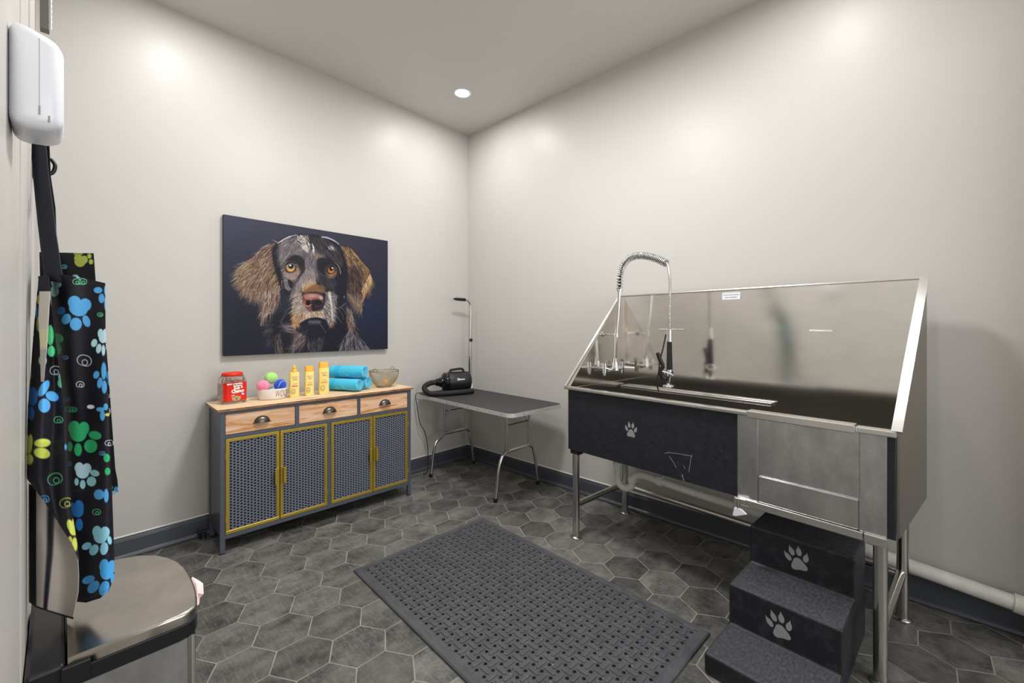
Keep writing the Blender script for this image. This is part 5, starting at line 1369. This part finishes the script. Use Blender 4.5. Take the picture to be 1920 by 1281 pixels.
def panel(name, parent, xl, xr, yt, yb, depth, pattern, nx, ny, base=INKC, thick=0.0012):
    s_, t_ = np.meshgrid(np.linspace(0, 1, nx), np.linspace(0, 1, ny))
    top, bot = yt(s_), yb(s_); Y = top + (bot - top) * t_
    L_, Rr = xl(Y), xr(Y); X = L_ + (Rr - L_) * s_
    pr = Print(X, Y, base)
    if pattern: pattern(pr)
    d = depth(s_, t_, Y)
    sx = (X - CX) / FPX
    WX = CAM[0] + d * (FW[0] + sx * RT[0]); WY = CAM[1] + d * (FW[1] + sx * RT[1]); WZ = CAM[2] - (Y - HY) * d / FPX
    WX = np.maximum(WX, XW + 0.004)
    pl = parent.location
    vs = np.stack([WX - pl.x, WY - pl.y, WZ - pl.z], -1).reshape(-1, 3)
    q = (np.arange(ny - 1)[:, None] * nx + np.arange(nx - 1)[None, :]).reshape(-1)
    me = bpy.data.meshes.new(name); me.from_pydata(vs.tolist(), [], np.stack([q, q + nx, q + nx + 1, q + 1], -1).tolist())
    ca = me.color_attributes.new('tint', 'FLOAT_COLOR', 'POINT'); c = srgb2lin(pr.c).reshape(-1, 3)
    ca.data.foreach_set('color', np.concatenate([c, np.ones((len(c), 1))], 1).astype(np.float32).ravel())
    me.polygons.foreach_set('use_smooth', [True] * len(me.polygons)); me.materials.append(M['cloth'])
    o = bpy.data.objects.new(name, me); C.objects.link(o); o.parent = parent
    md = o.modifiers.new('thickness', 'SOLIDIFY'); md.thickness = thick; md.offset = 0
    return o
def pl_(pts):
    xs = [p[0] for p in pts]; ys = [p[1] for p in pts]
    return lambda v: np.interp(v, xs, ys)
ap = thing('grooming_apron', 'black apron printed with blue, green and yellow paws, hanging folded on the left wall', 'apron', at(100, 480, 1.07), 0)
def p_main(p):
    def A(f, x, y, rx, ry, c, rot=0, k=3.05): X, Y = (z2 if k == 3.05 else z3)(x, y); getattr(p, f)(X, Y, rx / k, ry / k, c, rot)
    def Sw(x, y, r, c, k=3.05, rot=0): X, Y = (z2 if k == 3.05 else z3)(x, y); p.swirl(X, Y, r / k, c, rot)
    for x, y, rx, ry in ((325, 283, 29, 20), (313, 325, 26, 31), (290, 252, 22, 24)): A('ell', x, y, rx, ry, TE, 10)
    Sw(440, 272, 24, MG); Sw(474, 272, 24, MG); A('ell', 450, 238, 18, 10, PB)
    A('heart', 452, 412, 68, 56, SB, 14); A('ell', 352, 436, 23, 24, DB, 30); A('ell', 380, 483, 25, 32, SB, 30); A('ell', 434, 512, 34, 37, SB); A('ell', 495, 495, 21, 35, SB, -22)
    A('ell', 562, 318, 25, 18, SB); A('ell', 582, 365, 17, 27, SB); A('ell', 606, 320, 10, 30, SB); A('ell', 606, 395, 9, 40, SB); Sw(574, 460, 16, MG)
    A('heart', 590, 580, 30, 42, PB, 0); A('ell', 540, 620, 17, 24, PB, 20); A('ell', 566, 652, 15, 28, PB, 10); A('ell', 592, 662, 10, 32, PB)
    A('ell', 332, 592, 34, 26, GR, 20); A('ell', 328, 650, 23, 38, GR, -15); A('ell', 293, 667, 24, 32, MG)
    Sw(482, 725, 44, WH, rot=15); Sw(459, 860, 24, WH); Sw(377, 705, 15, SB); Sw(387, 943, 15, DB)
    A('ell', 594, 780, 14, 50, SB); A('ell', 552, 802, 17, 23, SB, 20); A('ell', 572, 848, 15, 31, SB, 10); A('ell', 597, 872, 14, 38, SB); A('ell', 620, 805, 12, 26, SB)
    p.stitch(lambda x: 764.6 + 0 * x, (60, 60, 78), .6); p.put(np.clip(.9 - np.abs(p.Y - 763.4), 0, 1) * .7 * (p.X > 117), (8, 8, 12))
    Sw(398, 1003, 22, GR); Sw(420, 1003, 20, GR); A('ell', 520, 985, 22, 12, WH); A('ell', 575, 1000, 23, 13, SB); A('ell', 587, 1035, 14, 30, SB); A('ell', 605, 985, 12, 20, SB); A('ell', 616, 1030, 16, 9, YE)
    A('heart', 450, 1126, 60, 60, GR, 6); A('ell', 545, 1148, 37, 24, GR, 12); A('ell', 520, 1210, 38, 38, GR); A('ell', 447, 1230, 22, 37, GR); A('ell', 402, 1212, 15, 28, GR)
    Sw(622, 1195, 22, WH); Sw(585, 1253, 16, SB)
    A('heart', 432, 174, 44, 42, PB, 6, 2.779); 
    for x, y, rx, ry, r in ((495, 187, 25, 17, 15), (478, 230, 25, 26, 0), (432, 246, 15, 24, 0), (400, 232, 11, 20, 0)): A('ell', x, y, rx, ry, (160, 226, 228), r, 2.779)
    Sw(360, 140, 16, DB, 2.779); A('ell', 342, 112, 9, 20, PB, 0, 2.779); A('ell', 556, 108, 16, 22, GR, 0, 2.779); A('ell', 560, 178, 14, 20, GR, 0, 2.779)
    p.stitch(lambda x: 921.5 - (x - 132) * .06, (66, 66, 84), .6); A('ell', 517, 298, 27, 27, SB, -50, 2.779); A('ell', 553, 305, 12, 36, SB, 0, 2.779)
    A('heart', 402, 375, 40, 44, DB, -20, 2.779); A('ell', 414, 455, 19, 32, DB, 0, 2.779); Sw(505, 392, 22, MG, 2.779)
    A('heart', 525, 508, 44, 46, (150, 216, 240), 6, 2.779)
    for x, y, rx, ry, r in ((453, 567, 27, 18, -25), (491, 587, 22, 31, 32), (543, 580, 20, 34, 8), (570, 537, 11, 23, -10)): A('ell', x, y, rx, ry, (150, 216, 240), r, 2.779)
    A('heart', 558, 690, 42, 54, (78, 172, 240), 10, 2.779)
    for x, y, rx, ry, r in ((462, 742, 35, 20, -22), (488, 780, 25, 38, 42), (543, 787, 24, 40, 20), (588, 740, 13, 30, 0)): A('ell', x, y, rx, ry, (78, 172, 240), r, 2.779)
    p.stitch(lambda x: 1126 - np.maximum(0, x - 150) ** 1.35 * .10, (70, 70, 86), .5); p.stitch(lambda x: 519 + (x - 96) * .16, (60, 60, 74), .5)
panel('apron_skirt', ap, pl_([(510, 94), (600, 98), (700, 106), (765, 116), (900, 121), (1000, 126), (1130, 140)]), pl_([(510, 197), (640, 198), (700, 200), (760, 204), (930, 210), (1050, 214), (1130, 214)]),
      lambda s: 512 + 19 * s ** 1.3, lambda s: np.interp(s, [0, .3, .65, .85, 1], [1128, 1130, 1122, 1110, 1084]), lambda s, t, Y: 1.075 - .030 * np.sin(PI * np.clip(s, 0, 1)) - .012 * np.sin(2.2 * PI * s + 2 * t), p_main, 118, 640)
def p_left(p):
    def A(f, x, y, rx, ry, c, rot=0, k=3.05): X, Y = (z2 if k == 3.05 else z3)(x, y); getattr(p, f)(X, Y, rx / k, ry / k, c, rot)
    def Sw(x, y, r, c, k=3.05, rot=0): X, Y = (z2 if k == 3.05 else z3)(x, y); p.swirl(X, Y, r / k, c, rot)
    A('ell', 214, 300, 10, 24, SB); A('ell', 222, 372, 14, 26, YE); A('ell', 209, 440, 7, 40, SB); A('ell', 225, 510, 16, 46, YE); Sw(184, 572, 12, YE); A('ell', 178, 650, 5, 16, GR); A('ell', 178, 800, 6, 24, GR); A('ell', 244, 720, 22, 30, TE)
    A('ell', 286, 575, 24, 58, MG); A('ell', 293, 667, 24, 32, MG)
    A('ell', 188, 925, 30, 54, DB); A('ell', 250, 880, 22, 52, SB, 30); A('ell', 298, 925, 40, 27, SB, 20); A('ell', 253, 978, 33, 40, SB); A('ell', 180, 1022, 19, 40, DB)
    Sw(335, 1063, 27, MG); Sw(318, 782, 36, WH); A('ell', 356, 815, 22, 26, (110, 196, 160)); A('ell', 348, 850, 18, 26, (110, 196, 160))
    A('heart', 167, 1198, 22, 58, YE, 0); A('ell', 243, 1192, 46, 24, YE, -4); A('ell', 240, 1250, 46, 30, YE, 12); A('ell', 170, 1285, 22, 30, YE)
    A('ell', 375, 1215, 6, 18, SB)
    Sw(288, 222, 42, MG, 2.779, -20); Sw(232, 325, 24, SB, 2.779); Sw(345, 345, 33, YE, 2.779, -20); A('heart', 378, 470, 26, 44, YE, -10, 2.779); A('ell', 365, 535, 10, 20, YE, 0, 2.779); A('ell', 388, 560, 14, 38, YE, 0, 2.779)
    A('ell', 412, 668, 9, 20, GR, 0, 2.779); A('ell', 410, 845, 10, 14, TE, 0, 2.779)
    e = np.interp(p.X, [47, 75, 100, 125, 148], [885, 937, 977, 1008, 1052]); p.put(np.clip(.9 - np.abs(p.Y - e + 5), 0, 1) * (np.mod(p.X + p.Y, 3) < 1.6), (84, 84, 104))
    p.put(np.clip(.8 - np.abs(p.Y - (912 - (p.X - 90) * .55)), 0, 1) * (p.X > 88) * .7, (12, 12, 18))
panel('side_fold', ap, pl_([(510, 74), (600, 65), (700, 58), (830, 47), (900, 46), (1060, 110)]), pl_([(510, 96), (560, 94), (640, 104), (700, 112), (765, 121), (850, 126), (950, 133), (1030, 146), (1060, 149)]),
      lambda s: 519 - 5 * s, lambda s: np.interp(s, [0, .3, .55, .8, 1], [885, 942, 985, 1018, 1052]),
      lambda s, t, Y: np.interp(Y, [510, 700, 830, 1050], [1.055, 1.015, .985, .99]) + .018 * (s - .5) - .022 * np.sin(PI * s) + .010 * np.sin(9 * s + 3 * t), p_left, 96, 520)
def p_rev(p):
    m = np.clip(1 - np.abs(p.X - np.interp(p.Y, [940, 1040, 1140], [96, 93, 85])) / np.interp(p.Y, [940, 1140], [7, 3.5]) + .5, 0, 1); p.put(m, (18, 16, 24))
    p.put(np.clip(69 - p.X, 0, 1), (16, 15, 22)); p.put(np.clip(54.5 - np.abs(p.X - 2) + 0, 0, 1), (150, 146, 138))
    e = np.interp(p.X, [66, 92, 138], [1137, 1147, 1160]); p.put(np.clip(p.Y - e + 3, 0, 1), (30, 26, 38))
panel('cloth_reverse', ap, pl_([(900, 50), (1000, 51), (1160, 54)]), pl_([(900, 128), (990, 128), (1040, 146), (1080, 148), (1110, 147), (1160, 137)]), lambda s: 905 + 40 * s, lambda s: np.interp(s, [0, .16, .5, 1], [1128, 1139, 1149, 1161]),
      lambda s, t, Y: 1.025 - .012 * np.sin(2 * PI * s) , p_rev, 80, 220, base=(176, 168, 160))
def p_bib(p):
    p.heart(151, 489, 13, 12, YE, 20); p.ell(168, 480, 4, 5, YE); p.ell(171, 491, 4, 5, YE); p.ell(147, 476, 9, 3.5, YE); p.swirl(121, 501, 5, (110, 220, 230)); p.ell(142, 519, 6, 4, PB)
    p.stitch(lambda x: 476 + (x - 112) * .02, (60, 60, 72), .5)
panel('bib', ap, pl_([(470, 74), (540, 76)]), pl_([(470, 175), (540, 180)]), lambda s: 473 + 2 * s, lambda s: 540 + 0 * s, lambda s, t, Y: 1.115 + .006 * np.sin(4 * s), p_bib, 105, 70)
def p_back(p):
    A = lambda x, y, rx, ry, c: p.ell(z2(x, y)[0], z2(x, y)[1], rx / 3.05, ry / 3.05, c)
    A(628, 840, 12, 26, SB); A(622, 805, 14, 26, SB); p.swirl(*z2(628, 925), 4, WH); A(620, 1010, 14, 22, WH); p.swirl(*z2(622, 1195), 9, WH); A(612, 1275, 12, 16, MG)
    p.ell(218, 918, 4, 6, SB); p.ell(214, 924, 6, 4, PB); p.swirl(206, 915, 6, MG)
panel('back_fold', ap, pl_([(650, 192), (930, 200)]), pl_([(650, 199), (700, 203), (770, 208), (880, 216), (900, 220), (930, 222)]), lambda s: 655 + 0 * s, lambda s: 934 - 12 * s, lambda s, t, Y: 1.13 + 0 * s, p_back, 30, 280)
panel('neck_strap', ap, pl_([(215, 62), (265, 58), (330, 62), (420, 71), (530, 84)]), pl_([(215, 88), (265, 86), (330, 92), (440, 106), (530, 120)]), lambda s: 222 + 0 * s, lambda s: 526 + 4 * s, lambda s, t, Y: np.interp(Y, [222, 320, 530], [1.150, 1.115, 1.045]) - .004 * np.sin(PI * s), None, 14, 120, base=(24, 28, 38))
panel('neck_strap', ap, pl_([(215, 66), (330, 70), (420, 88), (530, 92)]), pl_([(215, 90), (330, 95), (390, 104), (420, 105), (530, 108)]), lambda s: 224 + 0 * s, lambda s: 524 + 0 * s, lambda s, t, Y: np.interp(Y, [222, 320, 530], [1.158, 1.165, 1.10]), None, 12, 100, base=(16, 17, 24))
def p_tie(p):
    p.put(((p.Y > 617) & (p.Y < 650)) * .6, (206, 204, 150)); p.put((p.Y > 655) * .3, (110, 110, 110)); p.put(np.clip(547 - p.Y, 0, 1), INKC)
panel('waist_tie', ap, pl_([(520, 72), (545, 74), (600, 72), (640, 75), (716, 77)]), pl_([(520, 92), (545, 94), (600, 91), (650, 88), (716, 82)]), lambda s: 518 + 0 * s, lambda s: 716 + 0 * s, lambda s, t, Y: np.interp(Y, [518, 716], [1.018, 0.962]), p_tie, 20, 150, base=(192, 184, 176))
